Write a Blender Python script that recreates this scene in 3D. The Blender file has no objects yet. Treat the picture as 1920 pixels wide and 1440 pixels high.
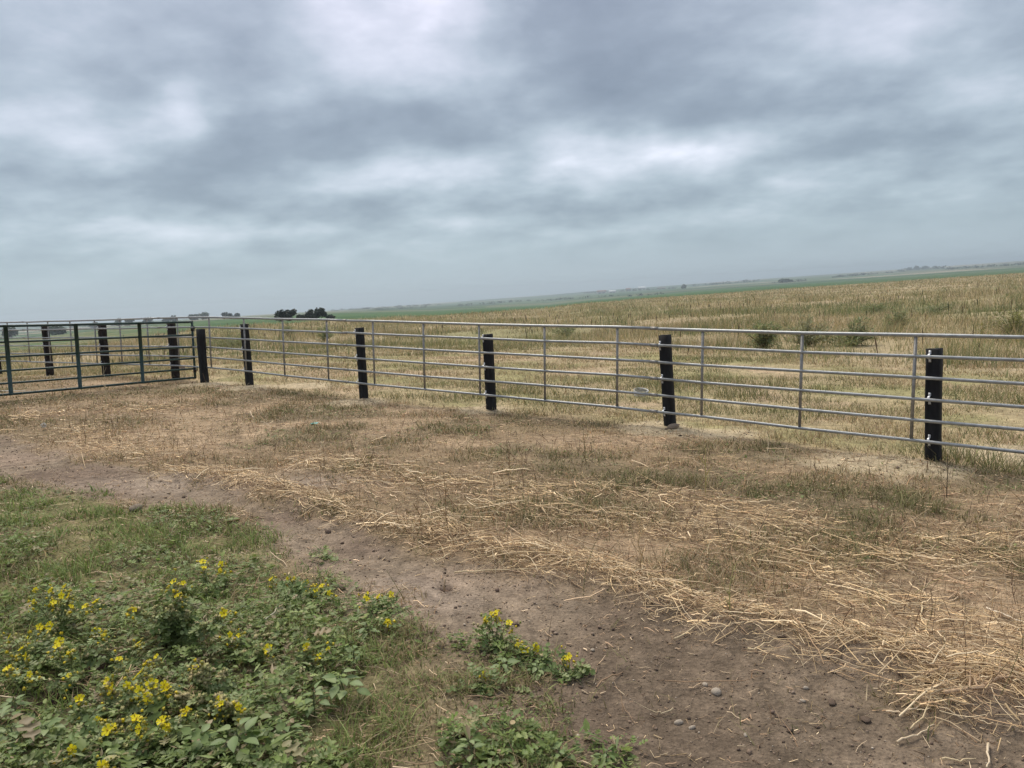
import bpy, math, random
import numpy as np
from mathutils import Vector, Matrix

random.seed(7); rng = np.random.default_rng(7)
S = bpy.context.scene
COL = S.collection
PI = math.pi

# ------------------------------------------------------------------ camera
F_PX, CXP, CYP = 1441.0, 960.0, 720.0          # focal length and centre, in 1920 x 1440 picture units
CAM = np.array([0.0, 0.0, 1.6])
PITCH = math.atan((CYP - 548.0) / F_PX); ROLL = math.radians(3.3)
_r0 = np.array([1.0, 0, 0]); _u0 = np.array([0, math.sin(PITCH), math.cos(PITCH)])
C_F = np.array([0, math.cos(PITCH), -math.sin(PITCH)])
C_R = _r0 * math.cos(ROLL) - _u0 * math.sin(ROLL)
C_U = _u0 * math.cos(ROLL) + _r0 * math.sin(ROLL)
cd = bpy.data.cameras.new('camera'); cam = bpy.data.objects.new('camera', cd); COL.objects.link(cam)
cd.sensor_width = 36.0; cd.lens = 36.0 * F_PX / 1920.0; cd.clip_start = 0.05; cd.clip_end = 40000
M = Matrix(((C_R[0], C_U[0], -C_F[0], CAM[0]), (C_R[1], C_U[1], -C_F[1], CAM[1]), (C_R[2], C_U[2], -C_F[2], CAM[2]), (0, 0, 0, 1)))
cam.matrix_world = M
S.camera = cam
S.cycles.max_bounces = 5; S.cycles.diffuse_bounces = 3; S.cycles.transmission_bounces = 2; S.cycles.adaptive_threshold = 0.02

# ------------------------------------------------------------------ exposure
S.view_settings.view_transform = 'Standard'; S.view_settings.look = 'None'
S.view_settings.exposure = 1.2; S.view_settings.gamma = 1.0; S.view_settings.use_curve_mapping = False

# ------------------------------------------------------------------ sun (soft, behind the overcast)
SUN_EL, SUN_AZ = math.radians(58), math.radians(-25)     # azimuth from +Y towards +X
sl = bpy.data.lights.new('sun', 'SUN'); sl.energy = 1.5; sl.angle = math.radians(32); sl.color = (1.0, 0.92, 0.80)
sun = bpy.data.objects.new('sun', sl); COL.objects.link(sun)
sd = Vector((math.cos(SUN_EL) * math.sin(SUN_AZ), math.cos(SUN_EL) * math.cos(SUN_AZ), math.sin(SUN_EL)))
sun.rotation_euler = (-sd).to_track_quat('-Z', 'Y').to_euler()

def pray(x, y):
    return C_F + C_R * ((x - CXP) / F_PX) - C_U * ((y - CYP) / F_PX)

# ------------------------------------------------------------------ world: overcast sky
W = bpy.data.worlds.new('World'); S.world = W; W.use_nodes = True
nt = W.node_tree; nt.nodes.clear()
def N(tree, typ, **kw):
    n = tree.nodes.new(typ)
    for k, v in kw.items(): setattr(n, k, v)
    return n
def mth(tree, op, a, b=None, c=None, clamp=False):
    n = tree.nodes.new('ShaderNodeMath'); n.operation = op; n.use_clamp = clamp
    for i, v in enumerate((a, b, c)):
        if v is None: continue
        if isinstance(v, (int, float)): n.inputs[i].default_value = v
        else: tree.links.new(v, n.inputs[i])
    return n.outputs[0]
L = nt.links.new
tc = N(nt, 'ShaderNodeTexCoord')
sep = N(nt, 'ShaderNodeSeparateXYZ'); L(tc.outputs['Generated'], sep.inputs[0])
dx, dy, dz = sep.outputs
zz = mth(nt, 'MAXIMUM', dz, 0.0)
den = mth(nt, 'ADD', zz, 0.26)
px_, py_ = mth(nt, 'DIVIDE', dx, den), mth(nt, 'DIVIDE', dy, den)
cmb = N(nt, 'ShaderNodeCombineXYZ'); L(px_, cmb.inputs[0]); L(py_, cmb.inputs[1]); cmb.inputs[2].default_value = 3.7
def noise(vec, scale, detail, rough, dist=0.0):
    n = N(nt, 'ShaderNodeTexNoise'); n.inputs['Scale'].default_value = scale; n.inputs['Detail'].default_value = detail
    n.inputs['Roughness'].default_value = rough; n.inputs['Distortion'].default_value = dist
    L(vec, n.inputs['Vector']); return n
n1 = noise(cmb.outputs[0], 1.7, 5.0, 0.5, 0.15)
n2 = noise(cmb.outputs[0], 4.2, 8.0, 0.57, 0.05)
nd = noise(tc.outputs['Generated'], 5.0, 4.0, 0.55)
sepd = N(nt, 'ShaderNodeSeparateColor'); L(nd.outputs['Color'], sepd.inputs[0])
el = mth(nt, 'ARCSINE', zz); az = mth(nt, 'ARCTAN2', dx, dy)
azd = mth(nt, 'MULTIPLY_ADD', mth(nt, 'SUBTRACT', sepd.outputs[0], 0.5), 0.20, az)
eld = mth(nt, 'MULTIPLY_ADD', mth(nt, 'MULTIPLY', mth(nt, 'SUBTRACT', sepd.outputs[1], 0.5), mth(nt, 'MINIMUM', el, 0.3)), 0.42, el)
b = mth(nt, 'MULTIPLY_ADD', mth(nt, 'SUBTRACT', n1.outputs['Fac'], 0.5), 0.50, 0.475)
b = mth(nt, 'MULTIPLY_ADD', mth(nt, 'SUBTRACT', n2.outputs['Fac'], 0.5), 0.64, b)
# thin and thick places of the cloud deck
DECK = [(325, 205, 75, 48, .42), (60, 225, 120, 40, .26), (180, 285, 60, 30, .14), (850, 15, 95, 45, .34), (740, 110, 170, 80, .2), (560, 35, 90, 50, .10),
        (1310, 262, 175, 38, .40), (1180, 290, 120, 30, .12), (1660, 90, 160, 50, .18), (1860, 195, 110, 40, .22), (1560, 320, 110, 25, .12),
        (800, 335, 230, 26, .22), (190, 420, 110, 18, .16), (480, 428, 150, 15, .16), (930, 415, 110, 13, .18), (560, 480, 60, 12, .14), (1250, 420, 200, 16, .06), (40, 95, 60, 60, .08),
        (720, 245, 210, 48, -.26), (1130, 85, 220, 110, -.24), (1480, 190, 230, 55, -.18), (440, 190, 90, 110, -.15), (140, 150, 110, 55, -.12), (330, 335, 200, 32, -.12),
        (1000, 388, 320, 26, -.16), (520, 385, 200, 22, -.12), (1700, 260, 220, 38, -.14), (1850, 60, 90, 50, -.12), (300, 60, 190, 60, -.06), (1600, 430, 300, 40, -.05)]
for (bx, by, wx, wy, amp) in DECK:
    d = pray(bx, by); d = d / np.linalg.norm(d)
    a0, e0 = math.atan2(d[0], d[1]), math.asin(d[2])
    ga = mth(nt, 'MULTIPLY', mth(nt, 'SUBTRACT', azd, a0), F_PX / wx)
    ge = mth(nt, 'MULTIPLY', mth(nt, 'SUBTRACT', eld, e0), F_PX / wy)
    q = mth(nt, 'MULTIPLY_ADD', ga, ga, mth(nt, 'MULTIPLY', ge, ge))
    g = mth(nt, 'EXPONENT', mth(nt, 'MULTIPLY', q, -0.8))
    b = mth(nt, 'MULTIPLY_ADD', g, amp * 0.95, b)
# distant cloud merges into an even grey near the horizon
fade = N(nt, 'ShaderNodeMapRange'); fade.interpolation_type = 'SMOOTHSTEP'
L(el, fade.inputs['Value']); fade.inputs['From Min'].default_value = 0.0; fade.inputs['From Max'].default_value = 0.11
b = mth(nt, 'MULTIPLY_ADD', mth(nt, 'SUBTRACT', b, 0.50), fade.outputs[0], 0.49)
rampn = N(nt, 'ShaderNodeValToRGB'); L(b, rampn.inputs[0])
er = rampn.color_ramp; er.elements[0].position = 0.08; er.elements[0].color = (.130, .165, .200, 1)
er.elements[1].position = 1.0; er.elements[1].color = (.70, .71, .76, 1)
for p, c in ((.32, (.190, .235, .270, 1)), (.5, (.275, .330, .362, 1)), (.72, (.420, .460, .500, 1))):
    e = er.elements.new(p); e.color = c
# lavender overhead, greener grey low down
tr = N(nt, 'ShaderNodeMapRange'); L(el, tr.inputs['Value']); tr.inputs['From Min'].default_value = 0.05; tr.inputs['From Max'].default_value = 0.42
tint = N(nt, 'ShaderNodeMix', data_type='RGBA'); L(tr.outputs[0], tint.inputs['Factor'])
tint.inputs['A'].default_value = (.975, 1.003, 1.03, 1); tint.inputs['B'].default_value = (1.05, .975, 1.08, 1)
mul = N(nt, 'ShaderNodeMix', data_type='RGBA', blend_type='MULTIPLY'); mul.inputs['Factor'].default_value = 1
L(rampn.outputs[0], mul.inputs['A']); L(tint.outputs['Result'], mul.inputs['B'])
sky = N(nt, 'ShaderNodeTexSky', sky_type='NISHITA'); sky.sun_disc = False; sky.sun_elevation = SUN_EL; sky.sun_rotation = SUN_AZ
bgs = N(nt, 'ShaderNodeBackground'); L(sky.outputs[0], bgs.inputs[0]); bgs.inputs[1].default_value = 0.06
bgc = N(nt, 'ShaderNodeBackground'); L(mul.outputs['Result'], bgc.inputs[0]); bgc.inputs[1].default_value = 0.745
mx = N(nt, 'ShaderNodeMixShader'); mx.inputs[0].default_value = 0.95; L(bgs.outputs[0], mx.inputs[1]); L(bgc.outputs[0], mx.inputs[2])
wo = N(nt, 'ShaderNodeOutputWorld'); L(mx.outputs[0], wo.inputs[0])

# ------------------------------------------------------------------ helpers: numbers
def sstep(a, b_, x):
    t = np.clip((x - a) / (b_ - a), 0, 1); return t * t * (3 - 2 * t)
def vnoise(x, y, seed=0):
    xi, yi = np.floor(x).astype(np.int64), np.floor(y).astype(np.int64)
    fx, fy = x - xi, y - yi
    fx = fx * fx * (3 - 2 * fx); fy = fy * fy * (3 - 2 * fy)
    def h(a, b2):
        n = (a * 374761393 + b2 * 668265263 + seed * 1442695041) & 0x7fffffff
        n = ((n ^ (n >> 13)) * 1274126177) & 0x7fffffff
        n = (n ^ (n >> 16)) & 0xffff
        return n / 65535.0
    return (h(xi, yi) * (1 - fx) + h(xi + 1, yi) * fx) * (1 - fy) + (h(xi, yi + 1) * (1 - fx) + h(xi + 1, yi + 1) * fx) * fy
def fbm(x, y, oct=4, seed=0):
    s = 0; a = .5; t = 0
    for i in range(oct):
        s = s + a * vnoise(x * 2 ** i + 17.3 * i, y * 2 ** i - 9.1 * i, seed + i); t += a; a *= .5
    return s / t
SX, SY = -0.045, -0.008
NRM = np.array([-SX, -SY, 1.0]); NRM /= np.linalg.norm(NRM)
def GH(x, y, h=0.0):
    """picture point -> point of the yard's tilted ground plane, h above it"""
    d = pray(x, y); n = np.array([-SX, -SY, 1.0]); t = (h - n @ CAM) / (n @ d); return CAM + d * t
def G2(pts): return np.array([GH(*p)[:2] for p in pts])
def seg_dist(x, y, P):
    """distance to an open polyline"""
    best = np.full(x.shape, 1e9)
    for a, b2 in zip(P[:-1], P[1:]):
        ab = b2 - a; t = np.clip(((x - a[0]) * ab[0] + (y - a[1]) * ab[1]) / (ab @ ab), 0, 1)
        best = np.minimum(best, np.hypot(x - a[0] - ab[0] * t, y - a[1] - ab[1] * t))
    return best
def poly_sd(x, y, P):
    """signed distance, positive inside the polygon"""
    Q = np.vstack([P, P[:1]]); d = seg_dist(x, y, Q); ins = np.zeros(x.shape, bool)
    for a, b2 in zip(Q[:-1], Q[1:]):
        c = (a[1] > y) != (b2[1] > y)
        xx = (b2[0] - a[0]) * (y - a[1]) / ((b2[1] - a[1]) if abs(b2[1] - a[1]) > 1e-9 else 1e-9) + a[0]
        ins ^= c & (x < xx)
    return np.where(ins, d, -d)

# ------------------------------------------------------------------ plan of the yard (traced on the ground)
TRACK = G2([(-260, 812), (0, 815), (150, 862), (380, 905), (560, 955), (720, 1020), (850, 1058), (1000, 1094), (1150, 1122), (1300, 1182), (1450, 1200), (1560, 1225), (1680, 1290), (1790, 1345), (1930, 1360), (2150, 1440), (2150, 1750), (1200, 1750),
            (1130, 1445), (1010, 1370), (1010, 1300), (1090, 1275), (1040, 1240), (960, 1222), (880, 1222), (800, 1205), (770, 1165), (735, 1120), (650, 1095), (570, 1062), (505, 990), (430, 952), (260, 948), (120, 912), (0, 892), (-260, 880)])
GREEN = G2([(-420, 905), (0, 900), (120, 920), (250, 955), (430, 955), (480, 1000), (535, 1078), (640, 1112), (735, 1135), (770, 1180), (810, 1210), (880, 1228), (960, 1228), (1080, 1280), (1000, 1310), (1000, 1370), (1150, 1450), (1200, 1750), (-700, 1750), (-700, 1200)])
LUSH = G2([(-300, 1120), (0, 1120), (120, 1085), (270, 1085), (380, 1050), (470, 1060), (560, 1085), (640, 1100), (740, 1120), (780, 1180), (700, 1220), (640, 1300), (560, 1400), (700, 1460), (700, 1700), (-500, 1700)])
PATCHES = [G2([(-80, 1000), (0, 985), (90, 1000), (110, 1040), (40, 1085), (-80, 1080)]), G2([(260, 965), (420, 960), (495, 985), (430, 1010), (300, 1000)]),
           G2([(170, 1035), (330, 1015), (420, 1040), (300, 1075), (160, 1070)]), G2([(860, 1215), (960, 1200), (1085, 1262), (1010, 1275), (880, 1245)]),
           G2([(850, 1395), (960, 1385), (1170, 1400), (1170, 1460), (850, 1460)]), G2([(590, 1030), (625, 1028), (625, 1050), (585, 1052)])]
WINDROW = [G2([(330, 895), (430, 905), (560, 940), (660, 975), (760, 1005), (830, 1010)]),
           G2([(880, 1040), (1000, 1058), (1130, 1092), (1250, 1135), (1370, 1165), (1480, 1190), (1600, 1222), (1720, 1262), (1840, 1300), (2000, 1330)]),
           G2([(1900, 1290), (1840, 1320), (1760, 1335)])]
THIN_ROW = [G2([(150, 800), (240, 850), (330, 855)]), G2([(600, 870), (760, 905), (900, 915), (1050, 930), (1200, 925), (1350, 960), (1500, 985)]), G2([(900, 960), (1100, 975), (1300, 1000), (1500, 1030), (1640, 1040)]),
            G2([(1500, 1060), (1700, 1040), (1850, 1020), (2000, 1030)]), G2([(1650, 1130), (1800, 1180), (1950, 1220)]), G2([(0, 790), (150, 770), (330, 765)])]
POST_PX = [(1745, 868), (1253, 806), (914, 772), (670, 750), (476, 722), (386, 714), (322, 710), (191, 700), (84, 692)]
SAND = [(G2([(1640, 872)])[0], 0.75, .07), (GH(1735, 880)[:2], 0.45, .06), (G2([(1225, 803)])[0], 0.50, .05), (G2([(1275, 812)])[0], 0.45, .03), (G2([(672, 754)])[0], 0.50, .06), (G2([(910, 768)])[0], 0.42, .05),
        (G2([(476, 726)])[0], .6, .05), (G2([(395, 720)])[0], .6, .05), (G2([(84, 694)])[0], .45, .03), (G2([(560, 725)])[0], .7, .02), (G2([(1350, 815)])[0], .55, .02), (G2([(1880, 850)])[0], .55, .02)]
DARKSOIL = [(GH(95, 1308)[:2], .16, .07), (GH(205, 1245)[:2], .14, .05), (GH(836, 1100)[:2], .055, .03)]
WEEDY = [(GH(600, 775)[:2], 1.3), (GH(470, 745)[:2], 1.0), (GH(1420, 850)[:2], .8), (GH(850, 800)[:2], .8), (GH(1130, 790)[:2], .7), (GH(1560, 1010)[:2], .5), (GH(560, 815)[:2], .9), (GH(1850, 900)[:2], .8), (GH(1100, 870)[:2], .5), (GH(1330, 900)[:2], .5), (GH(1590, 985)[:2], .45), (GH(1480, 930)[:2], .6), (GH(1180, 905)[:2], .5), (GH(720, 835)[:2], .6), (GH(1870, 1045)[:2], .4), (GH(1060, 870)[:2], .5), (GH(1700, 950)[:2], .5), (GH(960, 845)[:2], .5)]  # darker ground patches with denser stubble and small green weeds

BARE = [(GH(640, 915)[:2], .75, .30), (GH(900, 1005)[:2], .55, .22), (GH(1650, 1120)[:2], .75, .30), (GH(1850, 1180)[:2], .5, .25), (GH(320, 815)[:2], 1.3, .7), (GH(1180, 1035)[:2], .5, .2), (GH(450, 830)[:2], .9, .45)]
# far country, by picture bearing: distances and how far below eye level things are seen (picture units)
UU = np.array([0, 200, 380, 640, 800, 1027, 1100, 1360, 1920.])
UAZ = np.array([math.atan2(pray(u, 603 - u * .0577)[0], pray(u, 603 - u * .0577)[1]) for u in UU])
D1 = np.array([80, 85, 100, 130, 150, 200, 230, 310, 400.])
P1 = np.array([49, 44, 33, 33, 36, 33.5, 28.5, 23.5, 16])
P2 = np.array([30, 24, 19, 20, 26, 27.5, 23.5, 16, 10.])
PS = np.array([9, 12, 14, 14, 12.5, 9, 7, 3, -3.])
TALLD = np.array([40, 38, 36, 31, 29, 27, 26, 21.5, 17.5])
D2A = np.array([450, 480, 520, 620, 800, 1100, 1100, 1100, 1100.]); DS = 4600.0
def softclip(x): 
    a = np.abs(x); return np.sign(x) * np.where(a < 12, a, 12 + 8 * (1 - np.exp(-(np.maximum(a, 12) - 12) / 8)))
def country(x, y):
    d = np.hypot(x, y) + 1e-6; a = np.arctan2(x, y)
    d1, p1, p2, ps, D2 = (np.interp(a, UAZ, t) for t in (D1, P1, P2, PS, D2A))
    z1 = 1.6 - p1 / F_PX * d1
    t12 = np.clip(np.log(d / d1) / np.log(D2 / d1), 0, 1); t2s = np.clip(np.log(np.maximum(d, D2) / D2) / np.log(DS / D2), 0, 1)
    p = np.where(d < D2, p1 + (p2 - p1) * t12, p2 + (ps - p2) * t2s)
    p = p + np.where(d > D2, (fbm(x / 420., y / 420., 3, 5) - .5) * 5.0 * np.minimum(1, (d - D2) / 600) * (1 - t2s ** 3), 0)
    z = 1.6 - p / F_PX * d
    z = np.where(d > DS, 1.6 - ps / F_PX * DS - (d - DS) * .02, z)
    p0 = (1.6 + .6) / 30 * F_PX; tn_ = np.clip(np.log(np.maximum(d, 30) / 30) / np.log(d1 / 30), 0, 1)
    return np.where(d < d1, np.where(d < 30, -.6, 1.6 - (p0 ** (1 - tn_) * p1 ** tn_) / F_PX * d), z), d, a
ROLLY = lambda x, y: (fbm(x / 9., y / 9., 3, 11) - .5)
def gz(x, y, fine=True):
    x = np.asarray(x, float); y = np.asarray(y, float)
    zc, d, a = country(x, y)
    t = sstep(math.log(17), math.log(46), np.log(d))
    z = (SX * softclip(x) + SY * np.minimum(y, 40)) * (1 - t) + zc * t
    z = z + ROLLY(x, y) * .5 * sstep(18, 50, d) * (1 - sstep(80, 160, d))
    near = d < 24
    if fine and near.any():
        xn, yn = x[near], y[near]
        dz_ = (fbm(xn / .55, yn / .55, 3, 3) - .5) * .035 + (fbm(xn / 2.3, yn / 2.3, 2, 8) - .5) * .05
        w = np.min([seg_dist(xn, yn, P) for P in WINDROW], axis=0)
        dz_ += .045 * np.exp(-(w / .16) ** 2)
        for c, r, h in SAND: dz_ += h * .6 * np.exp(-(((xn - c[0]) ** 2 + (yn - c[1]) ** 2) / (r * .62) ** 2))
        dz_ += (fbm(xn / .13, yn / .13, 2, 9) - .5) * .020 * (yn < 9) + (fbm(xn / .055, yn / .055, 2, 10) - .5) * .008 * (yn < 5)
        for c, r, h in DARKSOIL: dz_ -= h * np.exp(-(((xn - c[0]) ** 2 + (yn - c[1]) ** 2) / (r * .6) ** 2))
        dz_ -= .025 * sstep(-.1, .3, poly_sd(xn, yn, TRACK))
        z[near] += dz_ * (1 - sstep(17, 24, d[near]))
    return z
def gz1(x, y): return float(gz(np.array([x]), np.array([y]))[0])
def masks(x, y):
    """how much of each kind of ground cover lies at (x, y)"""
    nz = fbm(x / .35, y / .35, 4, 21) - .5; nb = fbm(x / 1.4, y / 1.4, 3, 33) - .5
    for c, rx, ry in BARE: nb = nb + .22 * np.exp(-(((x - c[0]) / rx) ** 2 + ((y - c[1]) / ry) ** 2))
    tr_ = sstep(-.16, .16, poly_sd(x, y, TRACK) + nz * .5)
    gr = sstep(-.12, .14, poly_sd(x, y, GREEN) + nz * .55)
    lu = sstep(-.10, .15, poly_sd(x, y, LUSH) + nz * .4)
    for P in PATCHES: lu = np.maximum(lu, sstep(-.08, .10, poly_sd(x, y, P) + nz * .35) * .9)
    w = np.min([seg_dist(x, y, P) for P in WINDROW], axis=0); st = np.exp(-(w / (.19 + nz * .30)) ** 2) * (.75 + .7 * sstep(-.12, .12, nb + nz * .5)); st = np.minimum(st, 1)
    w2 = np.min([seg_dist(x, y, P) for P in THIN_ROW], axis=0); st = np.maximum(st, .54 * np.exp(-(w2 / (.42 + nz * .4)) ** 2))
    ms = np.zeros_like(x)
    for c, r, h in SAND: ms = np.maximum(ms, sstep(1.15, .55, np.hypot(x - c[0], (y - c[1])) / r + nz * 1.3))
    weedy = np.zeros_like(x)
    for c, r in WEEDY: weedy = np.maximum(weedy, sstep(1.2, .3, np.hypot(x - c[0], (y - c[1])) / r + nz * 1.2))
    return tr_, gr, lu, st, ms, weedy, nz, nb

def seg_side(x, y):
    fx = np.interp(y, FENCE_LINE[:, 1], FENCE_LINE[:, 0]); return (x - fx) * .72

# ------------------------------------------------------------------ helpers: meshes and objects
def np_mesh(name, V, Fs, col=None, smooth=False):
    """Fs: list of int arrays (m,3) / (m,4)"""
    me = bpy.data.meshes.new(name); V = np.ascontiguousarray(V, np.float32)
    me.vertices.add(len(V)); me.vertices.foreach_set('co', V.ravel())
    nl = sum(f.size for f in Fs); npoly = sum(len(f) for f in Fs)
    me.loops.add(nl); me.polygons.add(npoly)
    me.loops.foreach_set('vertex_index', np.concatenate([f.ravel() for f in Fs]).astype(np.int32))
    tot = np.concatenate([np.full(len(f), f.shape[1], np.int32) for f in Fs]); st_ = np.concatenate([[0], np.cumsum(tot)[:-1]]).astype(np.int32)
    me.polygons.foreach_set('loop_start', st_); me.polygons.foreach_set('loop_total', tot)
    if smooth: me.polygons.foreach_set('use_smooth', np.ones(npoly, bool))
    if col is not None:
        at = me.color_attributes.new('Col', 'FLOAT_COLOR', 'POINT'); c4 = np.ones((len(V), 4), np.float32); c4[:, :3] = col
        at.data.foreach_set('color', c4.ravel())
    me.update(calc_edges=True); return me
def link(name, me, mat=None, parent=None, loc=None):
    o = bpy.data.objects.new(name, me); COL.objects.link(o)
    if mat is not None and me is not None and not me.materials: me.materials.append(mat)
    if loc is not None: o.location = loc
    if parent is not None: o.parent = parent
    return o
def tag(o, label=None, cat=None, group=None, kind=None):
    if label: o['label'] = label
    if cat: o['category'] = cat
    if group: o['group'] = group
    if kind: o['kind'] = kind
    return o
def empty(name, loc, label, cat, group=None):
    o = bpy.data.objects.new(name, None); COL.objects.link(o); o.location = loc; o.empty_display_size = .1
    return tag(o, label, cat, group)
class MB:
    """gathers vertices, faces and colours of one mesh"""
    def __init__(s): s.V = []; s.F3 = []; s.F4 = []; s.C = []; s.n = 0
    def add(s, V, F, col):
        V = np.asarray(V, float).reshape(-1, 3); c = np.broadcast_to(np.asarray(col, float), (len(V), 3))
        s.V.append(V); s.C.append(c)
        for f in (F if isinstance(F, list) else [F]):
            f = np.asarray(f, np.int64) + s.n
            (s.F3 if f.shape[1] == 3 else s.F4).append(f)
        s.n += len(V)
    def mesh(s, name, origin=None, smooth=False):
        V = np.vstack(s.V)
        if origin is not None: V = V - np.asarray(origin)
        Fs = [np.vstack(f) for f in (s.F3, s.F4) if f]
        return np_mesh(name, V, Fs, np.vstack(s.C), smooth)
def tubes(mb, P, rad, col, sides=3, caps=False):
    """P (n,k,3) centre lines, rad (n,k) or scalar; col (n,3) or (n,k,3)"""
    P = np.asarray(P, float); n, k, _ = P.shape; rad = np.broadcast_to(np.asarray(rad, float), (n, k))
    T = np.gradient(P, axis=1); T /= np.linalg.norm(T, axis=2, keepdims=True) + 1e-9
    ref = np.where(np.abs(T[..., 2:3]) > .85, np.array([1., 0, 0]), np.array([0, 0, 1.]))
    A = np.cross(T, ref); A /= np.linalg.norm(A, axis=2, keepdims=True) + 1e-9; B = np.cross(A, T)
    ang = np.arange(sides) / sides * 2 * PI
    V = P[:, :, None, :] + rad[:, :, None, None] * (np.cos(ang)[None, None, :, None] * A[:, :, None, :] + np.sin(ang)[None, None, :, None] * B[:, :, None, :])
    idx = np.arange(n * k * sides).reshape(n, k, sides); nx = np.roll(idx, -1, axis=2)
    Fq = np.stack([idx[:, :-1], nx[:, :-1], nx[:, 1:], idx[:, 1:]], -1).reshape(-1, 4)
    col = np.asarray(col, float)
    if col.ndim == 1: c = np.broadcast_to(col, (n, k, sides, 3))
    elif col.ndim == 2: c = np.broadcast_to(col[:, None, None, :], (n, k, sides, 3))
    else: c = np.broadcast_to(col[:, :, None, :], (n, k, sides, 3))
    Fl = [Fq]
    V = V.reshape(-1, 3)
    if caps and sides == 4:
        Fl.append(np.vstack([idx[:, 0, ::-1].reshape(-1, 4), idx[:, -1].reshape(-1, 4)]))
    elif caps:
        cen = np.concatenate([P[:, 0], P[:, -1]]); ci = n * k * sides + np.arange(2 * n)
        a = np.stack([nx[:, 0], idx[:, 0], np.broadcast_to(ci[:n, None], (n, sides))], -1).reshape(-1, 3)
        b3 = np.stack([idx[:, -1], nx[:, -1], np.broadcast_to(ci[n:, None], (n, sides))], -1).reshape(-1, 3)
        V = np.vstack([V, cen]); c = np.vstack([c.reshape(-1, 3), c[:, 0, 0], c[:, -1, 0]]); Fl.append(np.vstack([a, b3]))
    mb.add(V, Fl, c.reshape(-1, 3))
def blades(mb, x, y, z, h, w, col, lean=.5, tip=None, two=True):
    """grass blades: ribbons that bend over"""
    n = len(x); a = rng.uniform(0, 2 * PI, n); ln = h * rng.uniform(.1, 1, n) * lean
    ca, sa = np.cos(a), np.sin(a); wa = a + PI / 2 + rng.normal(0, .4, n); wx_, wy_ = np.cos(wa) * w * .5, np.sin(wa) * w * .5
    base = np.stack([x, y, z], 1); side = np.stack([wx_, wy_, 0 * w], 1)
    tp = base + np.stack([ca * ln, sa * ln, h], 1)
    tcol = col if tip is None else tip
    if two:
        mid = base + np.stack([ca * ln * .3, sa * ln * .3, h * .58], 1)
        V = np.stack([base - side, base + side, mid + side * .75, mid - side * .75, tp], 1).reshape(-1, 3)
        i = np.arange(n)[:, None] * 5
        mb.add(V, [i + np.array([[0, 1, 2, 3]]), i + np.array([[3, 2, 4]])], np.stack([col, col, (col + tcol) / 2, (col + tcol) / 2, tcol], 1).reshape(-1, 3))
    else:
        V = np.stack([base - side, base + side, tp], 1).reshape(-1, 3); i = np.arange(n)[:, None] * 3
        mb.add(V, [i + np.array([[0, 1, 2]])], np.stack([col, col, tcol], 1).reshape(-1, 3))
def frames(yaw, pitch, roll):
    """rotation matrices: x axis = along, z = up face"""
    cy, sy, cp, sp, cr, sr = np.cos(yaw), np.sin(yaw), np.cos(pitch), np.sin(pitch), np.cos(roll), np.sin(roll)
    X = np.stack([cy * cp, sy * cp, sp], 1); Y0 = np.stack([-sy, cy, 0 * cy], 1); Z0 = np.cross(X, Y0)
    Y = Y0 * cr[:, None] + Z0 * sr[:, None]; Z = np.cross(X, Y)
    return np.stack([X, Y, Z], 2)
def stamp(mb, T, TF, pos, R, scale, col):
    """copies of a template (T, TF) at pos with rotation R"""
    n, t = len(pos), len(T); scale = np.asarray(scale, float)
    sc = scale[:, None, None] if scale.ndim == 1 else scale[:, None, :]
    V = np.einsum('nij,ntj->nti', R, np.broadcast_to(T, (n, t, 3)) * sc) + pos[:, None, :]
    off = (np.arange(n) * t)[:, None, None]
    Fl = [(np.asarray(f)[None] + off).reshape(-1, np.asarray(f).shape[1]) for f in TF]
    mb.add(V.reshape(-1, 3), Fl, np.repeat(np.asarray(col), t, axis=0))
OVATE = (np.array([[0, 0, 0], [.28, .26, .07], [.62, .24, .06], [1, 0, -.06], [.62, -.24, .06], [.28, -.26, .07], [.3, 0, .02], [.65, 0, 0]]),
         [np.array([[0, 6, 1], [0, 5, 6], [7, 3, 2], [7, 4, 3]]), np.array([[6, 7, 2, 1], [5, 4, 7, 6]])])
def lobed():
    """deeply cut leaf, three pairs of rounded lobes"""
    up = [(0, .02), (.16, .05), (.20, .22), (.34, .25), (.36, .08), (.46, .08), (.50, .30), (.66, .31), (.66, .10), (.76, .09), (.84, .22), (.96, .16), (1.04, 0)]
    mid = [(u, 0) for u, _ in up]
    V = [(u, v, .03 + v * .12 - u * u * .10) for u, v in up] + [(u, 0, -u * u * .10) for u, _ in mid] + [(u, -v, .03 + v * .12 - u * u * .10) for u, v in up]
    k = len(up); F = []
    for i in range(k - 1):
        F.append((k + i, k + i + 1, i + 1, i)); F.append((2 * k + i, 2 * k + i + 1, k + i + 1, k + i))
    return np.array(V), [np.array(F)]
LOBED = lobed()
NARROW = (np.array([[0, 0, 0], [.4, .11, .05], [1, 0, -.05], [.4, -.11, .05], [.4, 0, .02]]), [np.array([[0, 4, 1], [0, 3, 4], [4, 2, 1], [4, 3, 2]])])
def jit(base, n, amt=.18, sat=.05):
    base = np.asarray(base, float); k = np.exp(rng.normal(0, amt, (n, 1))); return np.clip(base * k * (1 + rng.normal(0, sat, (n, 3))), .003, .95)
def pick(cols, n, p=None):
    cols = np.asarray(cols, float); return cols[rng.choice(len(cols), n, p=p)]
def scatter(n, r0, r1, a0=-40, a1=40, pw=1.0):
    """ground points, thinning with distance: density per metre goes as r**(-pw)"""
    u = rng.random(n); e = 2 - pw
    r = (r0 ** e + u * (r1 ** e - r0 ** e)) ** (1 / e) if abs(e) > 1e-6 else r0 * (r1 / r0) ** u
    a = np.radians(rng.uniform(a0, a1, n)); return r * np.sin(a), r * np.cos(a), r

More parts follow.
